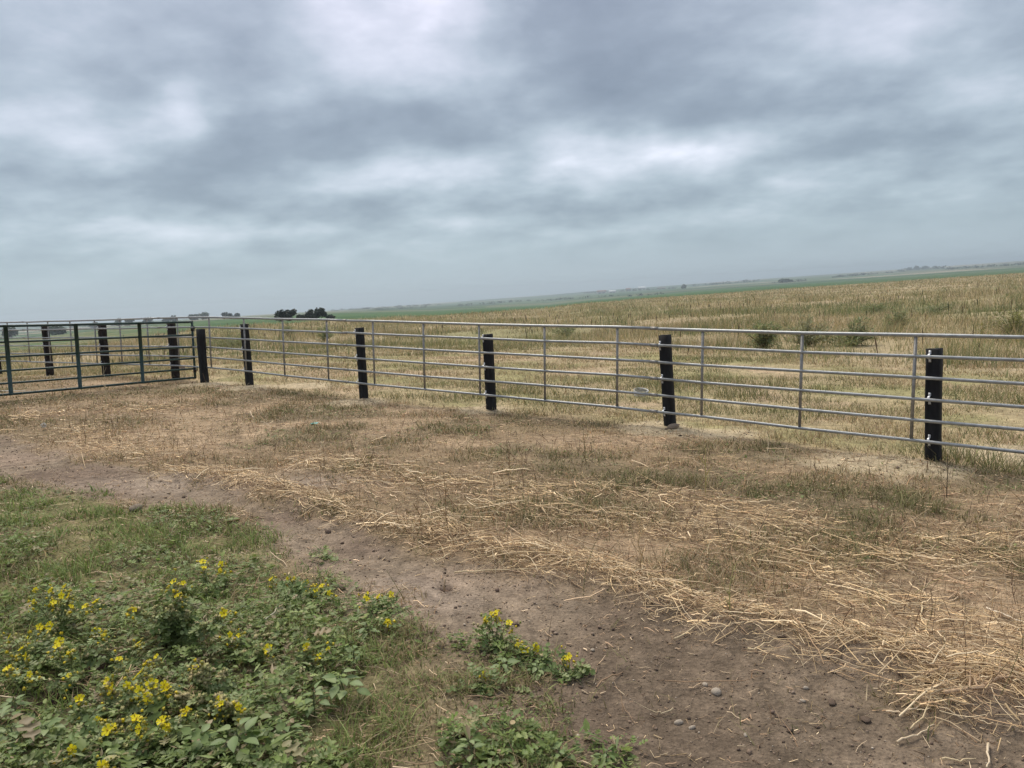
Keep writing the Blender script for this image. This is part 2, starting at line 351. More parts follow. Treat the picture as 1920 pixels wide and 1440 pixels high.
# ------------------------------------------------------------------ materials
def new_mat(name):
    m = bpy.data.materials.new(name); m.use_nodes = True; t = m.node_tree; t.nodes.clear()
    out = t.nodes.new('ShaderNodeOutputMaterial'); p = t.nodes.new('ShaderNodeBsdfPrincipled'); t.links.new(p.outputs[0], out.inputs[0])
    return m, t, p, out
def plant_mat(name, rough=.65, trans=.3, spec=.25):
    m, t, p, out = new_mat(name)
    a = t.nodes.new('ShaderNodeAttribute'); a.attribute_name = 'Col'
    t.links.new(a.outputs['Color'], p.inputs['Base Color']); p.inputs['Roughness'].default_value = rough; p.inputs['Specular IOR Level'].default_value = spec
    if trans > 0:
        tl = t.nodes.new('ShaderNodeBsdfTranslucent'); t.links.new(a.outputs['Color'], tl.inputs[0]); ms = t.nodes.new('ShaderNodeMixShader'); ms.inputs[0].default_value = trans
        t.links.new(p.outputs[0], ms.inputs[1]); t.links.new(tl.outputs[0], ms.inputs[2]); t.links.new(ms.outputs[0], out.inputs[0])
    return m
M_LEAF = plant_mat('leaf', .5, .35, .35); M_GRASS = plant_mat('grass', .7, .25, .15); M_STRAW = plant_mat('straw', .55, 0, .35); M_BARK = plant_mat('bark', .85, 0, .15)
M_PETAL = plant_mat('petal', .6, .35, .2)
def solid(name, col, rough=.6, metal=0.0, nscale=30, namt=.25, bump=.0, spec=.4, col2=None, stretch=(1, 1, 1)):
    m, t, p, out = new_mat(name)
    tcn = t.nodes.new('ShaderNodeTexCoord'); mp = t.nodes.new('ShaderNodeMapping'); mp.inputs['Scale'].default_value = stretch; t.links.new(tcn.outputs['Object'], mp.inputs[0])
    nz = t.nodes.new('ShaderNodeTexNoise'); nz.inputs['Scale'].default_value = nscale; nz.inputs['Detail'].default_value = 5; t.links.new(mp.outputs[0], nz.inputs['Vector'])
    r = t.nodes.new('ShaderNodeValToRGB'); t.links.new(nz.outputs['Fac'], r.inputs[0]); c2 = col2 or tuple(c * (1 + namt) for c in col)
    r.color_ramp.elements[0].position = .3; r.color_ramp.elements[0].color = tuple(c * (1 - namt) for c in col) + (1,); r.color_ramp.elements[1].position = .72; r.color_ramp.elements[1].color = tuple(c2) + (1,)
    t.links.new(r.outputs[0], p.inputs['Base Color']); p.inputs['Metallic'].default_value = metal; p.inputs['Specular IOR Level'].default_value = spec
    mr = t.nodes.new('ShaderNodeMapRange'); t.links.new(nz.outputs['Fac'], mr.inputs[0]); mr.inputs['To Min'].default_value = rough - .08; mr.inputs['To Max'].default_value = rough + .12
    t.links.new(mr.outputs[0], p.inputs['Roughness'])
    if bump > 0:
        b_ = t.nodes.new('ShaderNodeBump'); b_.inputs['Strength'].default_value = bump; b_.inputs['Distance'].default_value = .004; t.links.new(nz.outputs['Fac'], b_.inputs['Height']); t.links.new(b_.outputs[0], p.inputs['Normal'])
    return m
M_GALV = solid('galvanised_pipe', (.34, .35, .35), .47, .7, 22, .18, .15, .5)
M_UPR = solid('weathered_pipe', (.27, .265, .255), .5, .6, 25, .25, .15, .5, (.36, .34, .31))
M_ZINC = solid('bright_zinc', (.72, .73, .74), .38, .5, 60, .15, .1, .5)
M_TIE = solid('black_post', (.012, .012, .014), .8, 0, 22, .4, .9, .25, (.026, .026, .028), (1, 1, .25))
M_TIEB = solid('tarred_tie', (.015, .012, .012), .85, 0, 18, .4, .9, .2, (.035, .027, .024), (1, 1, .2))
M_GATE = solid('green_gate_paint', (.008, .036, .030), .45, 0, 14, .25, .1, .5, (.014, .050, .042))
M_STONE = solid('pale_stone', (.42, .35, .27), .85, 0, 28, .25, .6, .3, (.55, .47, .37))
M_BROWN = solid('brown_stone', (.26, .20, .155), .9, 0, 25, .3, .6, .2, (.34, .27, .20))
M_CLOD = solid('dark_clod', (.15, .108, .08), .95, 0, 40, .4, .6, .1, (.22, .162, .12))
M_WIRE = solid('grey_wire', (.42, .42, .40), .5, .5, 30, .25, 0, .5)
M_RUST = solid('dark_iron', (.03, .028, .027), .7, .3, 30, .3, .4, .4)
M_TEAL = solid('teal_plastic', (.05, .35, .32), .4, 0, 40, .15, 0, .5)
M_PALEPIPE = solid('pale_pipe', (.60, .55, .45), .6, 0, 30, .15, 0, .4)
M_STICK = solid('dry_stick', (.40, .29, .17), .7, 0, 60, .2, .2)
M_WALL = solid('far_wall', (.55, .50, .46), .8, 0, .5, .1); M_ROOFW = solid('far_white_roof', (.8, .8, .8), .6, 0, .5, .08); M_ROOFB = solid('far_brown_roof', (.25, .13, .10), .8, 0, .5, .15); M_TAN = solid('far_tan_wall', (.5, .38, .25), .8, 0, .5, .1)

# ------------------------------------------------------------------ ground: one sheet out to the horizon
def build_ground():
    azs = np.concatenate([np.arange(-36, 36.01, .16), np.arange(36.4, 50, .4), [51, 55, 65, 80, 100, 120, 140, 160, 180, 200, 220, 240, 260, 280, 295, 303, 308], np.arange(310, 323.9, .4)])
    rs = [.6]
    while rs[-1] < 5900: rs.append(rs[-1] * (1.06 if rs[-1] < 1.9 else 1.0125 if rs[-1] < 26 else 1.024))
    rs = np.array(rs); A, Rr = np.meshgrid(np.radians(azs), rs, indexing='ij')
    x, y = (Rr * np.sin(A)).ravel(), (Rr * np.cos(A)).ravel()
    z = gz(x, y); d = np.hypot(x, y); a = np.arctan2(x, y)
    tr_, gr, lu, st, ms, weedy, nz, nb = masks(x, y)
    C = np.zeros((len(x), 3)); 
    def mixc(w, c): C[:] = C * (1 - w[:, None]) + np.asarray(c) * w[:, None]
    one = np.ones_like(x)
    mixc(one, (.275, .20, .122))                                   # dry mown turf between the stems
    mixc(sstep(.0, .25, nb) * .7, (.42, .305, .195)); mixc(sstep(.02, .25, -nb) * .6, (.20, .155, .088))
    beyond = sstep(-.3, .6, seg_dist(x, y, FENCE_LINE) * np.where(seg_side(x, y) > 0, 1, -1))
    mixc(beyond, (.40, .32, .185)); mixc(beyond * sstep(-.02, .2, nb), (.32, .285, .14)); mixc(beyond * sstep(.06, .22, -nb) * .8, (.45, .335, .215))
    mixc(weedy * .75 * (1 - beyond), (.20, .155, .095))
    mixc(st * .6, (.23, .155, .09)); mixc(ms * .85, (.50, .405, .265))
    mixc(gr, (.20, .178, .085)); mixc(gr * sstep(-.9, -.2, x) * .8, (.235, .178, .115)); mixc(lu * .8, (.15, .125, .07))
    mixc(tr_, (.25, .193, .138)); mixc(tr_ * sstep(.02, .22, nb), (.33, .245, .18)); mixc(tr_ * sstep(.03, .2, -nb) * .7, (.175, .125, .092))
    dk = tr_ * sstep(-.2, .9, x + .35 * (3.9 - y) + nz); mixc(dk * .8, (.185, .140, .098)); mixc(dk * sstep(.0, .2, nb) * .6, (.22, .168, .12)); mixc(dk * sstep(.0, .2, -nb) * .5, (.125, .094, .066))
    pale = sstep(1.0, .2, np.hypot((x - GH(740, 1120)[0]) / .55, (y - GH(740, 1120)[1]) / .45) + nz); pale2 = sstep(1.0, .2, np.hypot((x - GH(300, 905)[0]) / 1.9, (y - GH(300, 905)[1]) / .5) + nz); pale3 = sstep(1., .2, np.hypot((x - GH(620, 905)[0]) / .8, (y - GH(620, 905)[1]) / .35) + nz)
    mixc(np.maximum(pale, np.maximum(pale2 * .7, pale3)) * .7, (.36, .285, .22))
    for c, r, h in DARKSOIL: mixc(sstep(1.1, .5, np.hypot(x - c[0], y - c[1]) / r + nz), (.05, .032, .027))
    # field of tall dry grass, crops and the far country
    tall = np.interp(a, UAZ, TALLD); d1 = np.interp(a, UAZ, D1)
    nf = fbm(x / 14., y / 14., 4, 41) - .5
    w = sstep(.9, 1.15, d / tall); mixc(w, (.40, .32, .19)); mixc(w * sstep(.0, .2, nf), (.30, .27, .14)); mixc(w * sstep(.03, .2, -nf), (.46, .36, .23))
    crop = sstep(.97, 1.05, d / d1 + nf * .08); mixc(crop, (.060, .115, .045)); mixc(crop * sstep(.5, .6, fbm(x / 60., y / 25., 3, 51)), (.085, .145, .055)); mixc(crop * sstep(.3, .5, a) * .5, (.10, .14, .075))
    mixc(crop * sstep(-.35, -.50, a) * sstep(-.2, .1, nf), (.19, .18, .09))
    d2 = np.interp(a, UAZ, D2A); far = sstep(.95, 1.15, d * (1 + nf * .25) / d2)
    cell = np.floor(x / 260. + .12 * np.sin(y / 700.)) * 57 + np.floor(np.log(np.maximum(d, 1)) * 6.5 + x / 2600.) * 131
    hsh = np.abs(np.sin(cell * 12.9898) * 43758.5453) % 1
    pal = np.array([(.075, .125, .06), (.15, .16, .09), (.06, .105, .05), (.30, .26, .18), (.10, .145, .07), (.045, .08, .042)])[(hsh * 6).astype(int) % 6]
    C[:] = C * (1 - far[:, None]) + pal * far[:, None]
    C *= (1 + (nz * .5)[:, None] * np.where(d < 25, 1, 0)[:, None])
    na, nr = len(azs), len(rs); idx = np.arange(na * nr).reshape(na, nr)
    Fq = np.stack([idx[:-1, :-1], idx[:-1, 1:], idx[1:, 1:], idx[1:, :-1]], -1).reshape(-1, 4)[:, ::-1]
    V = np.stack([x, y, z], 1)
    # close the fan: 320 deg = -40 deg lies beside the first fine ray (-38)
    lastq = np.stack([idx[-1, :-1], idx[-1, 1:], idx[0, 1:], idx[0, :-1]], -1)[:, ::-1]
    V = np.vstack([V, [[0, 0, gz1(0, 0)]]]); C = np.vstack([C, C[:1]]); ci = len(V) - 1
    ring = np.concatenate([idx[:, 0], idx[:1, 0]]); cap = np.stack([np.full(len(ring) - 1, ci), ring[1:], ring[:-1]], -1)
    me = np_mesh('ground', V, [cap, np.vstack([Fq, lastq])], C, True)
    m, t, p, out = new_mat('ground_soil')
    at = t.nodes.new('ShaderNodeAttribute'); at.attribute_name = 'Col'; tcn = t.nodes.new('ShaderNodeTexCoord')
    def tn(scale, detail, rough=.6):
        n = t.nodes.new('ShaderNodeTexNoise'); n.inputs['Scale'].default_value = scale; n.inputs['Detail'].default_value = detail; n.inputs['Roughness'].default_value = rough; t.links.new(tcn.outputs['Object'], n.inputs['Vector']); return n
    a1, a2 = tn(9, 5, .7), tn(60, 4, .7)
    vor = t.nodes.new('ShaderNodeTexVoronoi'); vor.inputs['Scale'].default_value = 55; t.links.new(tcn.outputs['Object'], vor.inputs['Vector'])
    f = mth(t, 'MULTIPLY_ADD', mth(t, 'SUBTRACT', a1.outputs['Fac'], .5), 2.1, 1.0); f = mth(t, 'MULTIPLY', f, mth(t, 'MULTIPLY_ADD', mth(t, 'SUBTRACT', a2.outputs['Fac'], .5), 1.7, 1.0))
    f = mth(t, 'MAXIMUM', f, .25)
    vm = t.nodes.new('ShaderNodeVectorMath'); vm.operation = 'SCALE'; t.links.new(at.outputs['Color'], vm.inputs[0]); t.links.new(f, vm.inputs['Scale'])
    t.links.new(vm.outputs[0], p.inputs['Base Color']); p.inputs['Roughness'].default_value = .95; p.inputs['Specular IOR Level'].default_value = .1
    hgt = mth(t, 'ADD', mth(t, 'MULTIPLY', a1.outputs['Fac'], 1.0), mth(t, 'MULTIPLY', a2.outputs['Fac'], .35)); hgt = mth(t, 'MULTIPLY_ADD', vor.outputs['Distance'], .15, hgt)
    bm_ = t.nodes.new('ShaderNodeBump'); bm_.inputs['Strength'].default_value = .9; bm_.inputs['Distance'].default_value = .03; t.links.new(hgt, bm_.inputs['Height']); t.links.new(bm_.outputs[0], p.inputs['Normal'])
    o = link('ground', me, m); o['kind'] = 'structure'

# fence line: foot of every upright, from the near right end to the far left, and the height of the top rail there
UP = np.array([[5.42, 5.65], [4.62, 6.42], [3.82, 7.21], [3.04, 7.97], [2.21, 8.78], [1.34, 9.52], [.47, 10.19], [-.42, 10.86], [-1.27, 11.46], [-2.12, 12.05], [-3.01, 12.78], [-3.98, 13.62], [-4.96, 14.50], [-5.92, 15.30], [-6.84, 15.98], [-7.75, 16.60], [-8.63, 17.18], [-9.48, 17.73], [-10.37, 18.31], [-11.22, 18.86], [-12.07, 19.42], [-12.93, 19.98], [-13.8, 20.55], [-14.7, 21.1]])
HT = np.array([1.213, 1.213, 1.213, 1.209, 1.215, 1.232, 1.238, 1.245, 1.26, 1.277, 1.285, 1.292, 1.30, 1.305, 1.294, 1.273, 1.246, 1.229, 1.206, 1.187, 1.168, 1.148, 1.13, 1.115])
FENCE_LINE = np.vstack([[[12, -.8]], UP, [[-60, 52]]])
build_ground()

# ------------------------------------------------------------------ fence panels
def rail_pt(s, h_from_top):
    """point on the fence at upright parameter s, a given drop below the top rail"""
    i = np.arange(len(UP)); x, y, ht = np.interp(s, i, UP[:, 0]), np.interp(s, i, UP[:, 1]), np.interp(s, i, HT)
    zb = SX * x + SY * y
    return np.array([x, y, zb + ht]) - NRM * h_from_top
def tube_mesh(name, pts, r, sides=10, origin=None, r2=None):
    mb = MB(); pts = np.asarray(pts, float); rr = np.full(len(pts), r) if r2 is None else np.linspace(r, r2, len(pts))
    tubes(mb, pts[None], rr[None], np.array([.5, .5, .5]), sides, caps=True)
    me = mb.mesh(name, origin, True)
    return me
def s_of_x(x): return float(np.interp(-x, -UP[:, 0], np.arange(len(UP))))
OUT = np.array([.70, .71, 0.0])               # away from the camera, across the fence
JOINTS = [0.0, s_of_x(1.76), s_of_x(-2.62), s_of_x(-7.35), s_of_x(-12.2), len(UP) - 1.0]
PLAB = ['nearest galvanised pipe fence panel at the right edge of the picture', 'galvanised six-rail fence panel between the fourth and second posts from the right',
        'grey pipe fence panel just right of the green gate, under the dark trees', 'grey pipe fence panel seen through the bars of the green gate', 'farthest grey pipe fence panel, at the left picture edge behind the gate']
RAILGAP = .2; RR = .0165
for k in range(5):
    s0, s1 = JOINTS[k] + (.012 if k else 0), JOINTS[k + 1] - .012
    c = rail_pt((s0 + s1) / 2, 0); base = np.array([c[0], c[1], gz1(c[0], c[1])])
    panel = empty('pipe_fence', base, PLAB[k], 'fence', 'pipe fence panels in a row')
    for j in range(6):
        ss = np.concatenate([[s0], np.arange(math.ceil(s0 + .05), math.floor(s1 - .05) + 1), [s1]])
        pts = np.array([rail_pt(s, j * RAILGAP) + np.array([0, 0, rng.normal(0, .003)]) for s in ss])
        link('rail', tube_mesh('rail', pts, RR if j else RR * 1.12, 12, base), M_GALV, panel)
        if k:                                   # swaged slip joint at the panel's end
            q0, q1 = rail_pt(s0 - .03, j * RAILGAP), rail_pt(s0 + .06, j * RAILGAP)
            link('joint_sleeve', tube_mesh('joint_sleeve', [q0, q1], RR * 1.22, 12, base), M_UPR, panel)
    for i in range(len(UP)):
        if s0 < i < s1 or (k == 0 and i == 0) :
            top, bot = rail_pt(i, .012) + OUT * .004, rail_pt(i, 1.0) + OUT * .004
            link('upright', tube_mesh('upright', [top, bot], .0155, 10, base), M_UPR, panel)

# ------------------------------------------------------------------ posts
def post_mesh(w, d, h, seed, rough):
    r = np.random.default_rng(seed); nz_ = 9; V = []; zs = np.linspace(-.25, h, nz_)
    ch = .014
    ring = [(-w / 2 + ch, -d / 2), (w / 2 - ch, -d / 2), (w / 2, -d / 2 + ch), (w / 2, d / 2 - ch), (w / 2 - ch, d / 2), (-w / 2 + ch, d / 2), (-w / 2, d / 2 - ch), (-w / 2, -d / 2 + ch)]
    bow = r.normal(0, rough * .8, 2)
    for q in range(nz_):
        b_ = math.sin(q / (nz_ - 1) * PI); ox = bow[0] * b_ + r.normal(0, rough * .25); oy = bow[1] * b_ * .3
        sw = 1 + (.05 if q == 0 else 0) + r.normal(0, rough)
        for (u, v) in ring: V.append((u * sw + ox + r.normal(0, rough * .12), v * sw + oy + r.normal(0, rough * .12), zs[q] + (r.normal(0, .004) if q == nz_ - 1 else 0)))
    F = [];
    for q in range(nz_ - 1):
        for i in range(8): F.append((q * 8 + i, q * 8 + (i + 1) % 8, q * 8 + 8 + (i + 1) % 8, q * 8 + 8 + i))
    V.append((0, 0, h + .004)); top = nz_ * 8 - 8
    F3 = [(top + i, top + (i + 1) % 8, len(V) - 1) for i in range(8)]
    return np_mesh('fence_post', np.array(V), [np.array(F3), np.array(F)], np.full((len(V), 3), .5))
def clip_mesh():
    prof = [(0, .055), (0, .026), (.030, .022), (.0395, .010), (.0395, -.010), (.030, -.022), (0, -.026), (0, -.055)]; wd, th = .011, .003
    V = []; 
    for (o_, z_) in prof:
        for sx_ in (-wd, wd):
            V.append((sx_, -o_ - .001, z_)); V.append((sx_, -o_ - .001 - th, z_))
    F = []
    for i in range(len(prof) - 1):
        a = i * 4; b2 = a + 4
        F += [(a + 1, a + 3, b2 + 3, b2 + 1), (a, b2, b2 + 2, a + 2), (a, a + 1, b2 + 1, b2), (a + 2, b2 + 2, b2 + 3, a + 3)]
    F += [(0, 2, 3, 1), (28, 29, 31, 30)]
    return np_mesh('clip', np.array(V), [np.array(F)], np.full((len(V), 3), .5))
CLIP = clip_mesh()
BOLT = tube_mesh('bolt', [(0, -.004, 0), (0, -.010, 0)], .0075, 6)
HB = [1.08, 1.145, 1.10, 1.16, 1.18, 1.07, 1.18, 1.13, 1.08, 1.10]
WB = [.125, .122, .122, .118, .125, .135, .14, .15, .145, .145]
PL = ['black square fence post nearest the camera, at the right with three bright clips', 'leaning black fence post in the right half, second from the right', 'black fence post near the middle of the picture, dead grass at its foot',
      'black fence post with a pale sand ring, below the dark clump of trees', 'tall black fence post, first one to the right of the gate post', 'short dark gate post that the green gate hangs from', 'dark post just behind the hinge end of the green gate',
      'dark post behind the middle of the green gate', 'dark post behind the gate, second from the left edge', 'dark post cut by the left edge of the picture']
pp = [GH(*p) for p in POST_PX]; pp[5] = GH(384, 717); pp.append(pp[-1] + (pp[-1] - pp[-2]) * 1.07)
ang = math.atan2(UP[-1][1] - UP[0][1], UP[-1][0] - UP[0][0]) + PI
for i, g in enumerate(pp):
    s_ = s_of_x(g[0]); rp = rail_pt(s_, 0)
    w = WB[i]
    gate_post = i == 5
    # the post stands behind the rails (the gate post in front of them)
    dirv = rail_pt(min(s_ + .5, len(UP) - 1), 0) - rail_pt(max(s_ - .5, 0), 0); th = math.atan2(-dirv[1], -dirv[0])
    nrm = np.array([-math.sin(th), math.cos(th), 0])
    on = g.copy(); off = (on - rp) @ nrm
    want = RR + .022 + w / 2 if not gate_post else -(RR + .03 + w / 2)
    on = on + nrm * ((want - off) if not gate_post else 0); on[2] = SX * on[0] + SY * on[1]
    tilt = {1: (-.035, 0), 2: (.013, 0), 3: (.028, 0), 4: (.012, 0), 5: (.045, 0), 6: (.035, 0), 7: (.04, 0), 8: (.035, 0)}.get(i, (0, 0))
    o = link('fence_post', post_mesh(w, w * .95, HB[i], 40 + i, .006 if i < 5 else .012), M_TIE if i < 6 else M_TIEB, None, on)
    o.rotation_euler = (0, tilt[0], th); tag(o, PL[i], 'fence post', 'posts along the pipe fence')
    if gate_post: continue
    for j in (1, 3, 5):
        zt = rp[2] - j * RAILGAP - on[2]
        ox = -.02 if i == 0 else -.035
        cl = link('clip', CLIP, M_ZINC, o, (ox + tilt[0] * zt * 0, -w * .95 / 2 - .004, zt)); cl.rotation_euler = (0, -tilt[0], 0)
        for bz in (.041, -.041):
            bo = link('bolt', BOLT, M_ZINC, cl, (0, 0, bz))

# ------------------------------------------------------------------ green gate
g0, g1 = GH(366, 708, .07), GH(0, 740.5, .12)
gdir = (g1 - g0); gdir /= np.linalg.norm(gdir[:2]); GL = 4.88
gate = empty('green_gate', (g0[0], g0[1], gz1(g0[0], g0[1])), 'dark green tubular steel gate hanging open at the left, in front of the grey fence', 'gate')
gb = np.array(gate.location)
gh = [0, .185, .395, .628, .872, 1.135]
for j, h in enumerate(gh):
    a = g0 + NRM * h; b2 = a + gdir * GL
    link('rail', tube_mesh('rail', [a, a + gdir * GL * .5 + [0, 0, -.004], b2], .022 if j in (0, 5) else .0185, 12, gb), M_GATE, gate)
for q in (0.0, GL):
    a = g0 + gdir * q; link('end_tube', tube_mesh('end_tube', [a - NRM * .02, a + NRM * 1.157], .023, 12, gb), M_GATE, gate)
QS = (1.14, 2.33, 3.47, 4.4)
def channel(a, h, w=.062, d=.024):
    t = gdir / np.linalg.norm(gdir); nr = np.array([t[1], -t[0], 0]); nr = nr if nr @ (CAM - a) > 0 else -nr
    t = np.array([t[0], t[1], 0]); a = a + nr * .026
    V = []
    for z_ in (-.01, h + .012):
        for (u, v) in ((-w / 2, -d), (-w / 2, 0), (-w / 2 + .008, .004), (w / 2 - .008, .004), (w / 2, 0), (w / 2, -d), (w / 2 - .005, -d), (w / 2 - .005, -.002), (-w / 2 + .005, -.002), (-w / 2 + .005, -d)): V.append(a + t * u + nr * v + NRM * z_)
    F = [(i, (i + 1) % 10, 10 + (i + 1) % 10, 10 + i) for i in range(10)]
    F += [(1, 2, 3, 4), (11, 14, 13, 12), (1, 4, 7, 8), (0, 1, 8, 9), (4, 5, 6, 7), (18, 17, 14, 11), (19, 18, 11, 10), (17, 16, 15, 14)]
    return np_mesh('brace', np.array(V) - gb, [np.array(F)], np.full((20, 3), .5))
for q in QS:
    link('brace', channel(g0 + gdir * q, 1.135), M_GATE, gate)
pg = pp[5]
for hz_ in (.16, 1.0):
    a = g0 + NRM * hz_; tgt = np.array([pg[0] - .05, pg[1], a[2]])
    hg = link('hinge', tube_mesh('hinge', [a + [0, 0, -.05], a + [0, 0, .05]], .032, 10, gb), M_RUST, gate)
    e_ = a + (tgt - a) / np.linalg.norm(tgt - a) * .16
    link('hinge_pin', tube_mesh('hinge_pin', [a, e_, e_ + [0, 0, .05]], .011, 8, gb), M_RUST, hg)

# ------------------------------------------------------------------ trees far off on the left, farm and ridge
def seen_foot(d, dist):
    # the place along this bearing, near the given distance, where the ground is seen at the wanted height
    D = dist * np.exp(np.linspace(-.7, .9, 160)); zz_ = gz(d[0] * D, d[1] * D); k = int(np.argmin(np.abs((zz_ - CAM[2]) / D - d[2]) + .00012 * np.abs(np.log(D / dist)))); return D[k], d[0] * D[k], d[1] * D[k], zz_[k]
def tree(px, py, dist, hpx, wpx, label, seed, dark, cone=False, trunk=.12, group='trees far off'):
    d = pray(px, py); d = d / math.hypot(d[0], d[1]); x, y = d[0] * dist, d[1] * dist; z = gz1(x, y)
    dist, x, y, z = seen_foot(d, dist); H, Wd = hpx / F_PX * dist, wpx / F_PX * dist
    base = np.array([x, y, z - .2])
    t = empty('tree', base, label, 'tree', group); r = np.random.default_rng(seed)
    mb = MB(); tubes(mb, np.array([[(0, 0, 0), (0.02 * H, 0, H * .3), (0, .02 * H, H * .75)]]), np.array([[.045, .03, .008]]) * H, np.array([.06, .045, .035]), 6)
    for q in range(5):
        a = r.uniform(0, 6.28); tubes(mb, np.array([[(0, 0, H * (.2 + .1 * q)), (math.cos(a) * Wd * .3, math.sin(a) * Wd * .3, H * (.35 + .1 * q))]]), np.array([[.014, .005]]) * H, np.array([.06, .045, .035]), 4)
    link('trunk', mb.mesh('trunk'), M_BARK, t)
    mb = MB(); nl = 9; n = 620; lobes = []
    for q in range(nl):
        u = r.uniform(0, 1); 
        if cone: rad = Wd * .5 * (1 - u) * r.uniform(.4, 1); zc = H * (.15 + .8 * u); lr = Wd * (.30 - .16 * u)
        else: rad = Wd * .32 * r.uniform(.2, 1); zc = H * (trunk + .18 + (.78 - trunk - .18) * u); lr = Wd * r.uniform(.20, .30)
        a = r.uniform(0, 6.28); lobes.append((math.cos(a) * rad, math.sin(a) * rad, zc, lr))
    L_ = np.array(lobes)[r.integers(0, nl, n)]; v = r.normal(size=(n, 3)); v /= np.linalg.norm(v, axis=1, keepdims=True); v *= (r.random((n, 1)) ** .4)
    P = L_[:, :3] + v * L_[:, 3:4] * np.array([1, 1, min(1.2, .75 * H / Wd + .15)]); P[:, 2] = np.clip(P[:, 2], H * trunk * .6, H)
    stamp(mb, OVATE[0] * np.array([1, 1.3, 1]) - np.array([.5, 0, 0]), OVATE[1], P, frames(r.uniform(0, 6.28, n), r.uniform(-.9, .9, n), r.uniform(-1.2, 1.2, n)), Wd * r.uniform(.10, .19, n), np.asarray(dark) * np.exp(r.normal(0, .3, (n, 1))))
    link('crown', mb.mesh('crown'), M_LEAF, t)
CEDAR, OAK, HZY = (.022, .036, .020), (.035, .055, .025), (.05, .075, .035)
TREES = [(528, 606, 380, 24, 26, 'dark round tree at the left end of the dense clump behind the fence', CEDAR), (546, 606, 385, 24, 24, 'taller dark tree beside the left end of the dense clump', CEDAR), (565, 606, 400, 15, 26, 'low dark tree in the middle dip of the dense clump', CEDAR),
         (584, 605, 380, 22, 24, 'dark tree right of the dip in the dense clump', CEDAR), (604, 604, 375, 25, 28, 'biggest dark tree near the right end of the dense clump', CEDAR), (622, 603, 390, 11, 20, 'low dark bushy tree closing the right end of the dense clump', CEDAR),
         (380, 599, 520, 19, 26, 'rounded hazy tree standing highest above the fence left of the clump', OAK), (362, 600, 540, 11, 22, 'low tree joined to the left side of the highest hazy tree', OAK), (424, 598, 520, 13, 16, 'left one of three small dark trees right of the rounded tree', CEDAR),
         (434, 598, 525, 11, 12, 'middle one of three small dark trees right of the rounded tree', CEDAR), (445, 597, 520, 10, 13, 'right one of three small dark trees right of the rounded tree', CEDAR), (324, 602, 560, 13, 20, 'flat dark tree above the post behind the gate end', CEDAR), (310, 603, 570, 8, 16, 'very low bush left of the flat dark tree', CEDAR),
         (276, 606, 520, 11, 22, 'low dark tree above the gate between its two right braces', CEDAR), (243, 611, 500, 14, 17, 'small dark tree left of the gate brace, right of a twin', CEDAR), (222, 612, 500, 15, 16, 'small dark twin tree above the middle of the gate', CEDAR), (178, 615, 480, 10, 20, 'low tree peeping over the post behind the gate middle', OAK),
         (106, 628, 600, 16, 30, 'wide hazy tree clump seen through the left half of the gate', HZY), (20, 634, 300, 19, 24, 'dark rounded tree at the left picture edge, low under the top gate bar', OAK),
         (1282, 542, 2300, 9, 11, 'hazy round tree alone on the skyline right of the farm buildings', HZY), (1718, 506, 1500, 9, 9, 'tallest of the small hazy trees on the right skyline', HZY), (1704, 507, 1500, 6, 8, 'small hazy tree just left of the tallest on the right skyline', HZY), (1735, 505, 1500, 6, 10, 'small hazy tree just right of the tallest on the right skyline', HZY), (1752, 504, 1550, 5, 9, 'last small hazy tree rightwards on the right skyline', HZY),
         (1470, 530, 1400, 6, 26, 'long low hazy thicket on the green slope below the right skyline', HZY), (1400, 528, 2300, 4, 9, 'tiny hazy tree on the skyline between farm and right ridge', HZY)]
for i, (px, py, dist, hp, wp, lab, cc) in enumerate(TREES):
    tree(px, py, dist, hp, wp, lab, 100 + i, cc, trunk=.06)

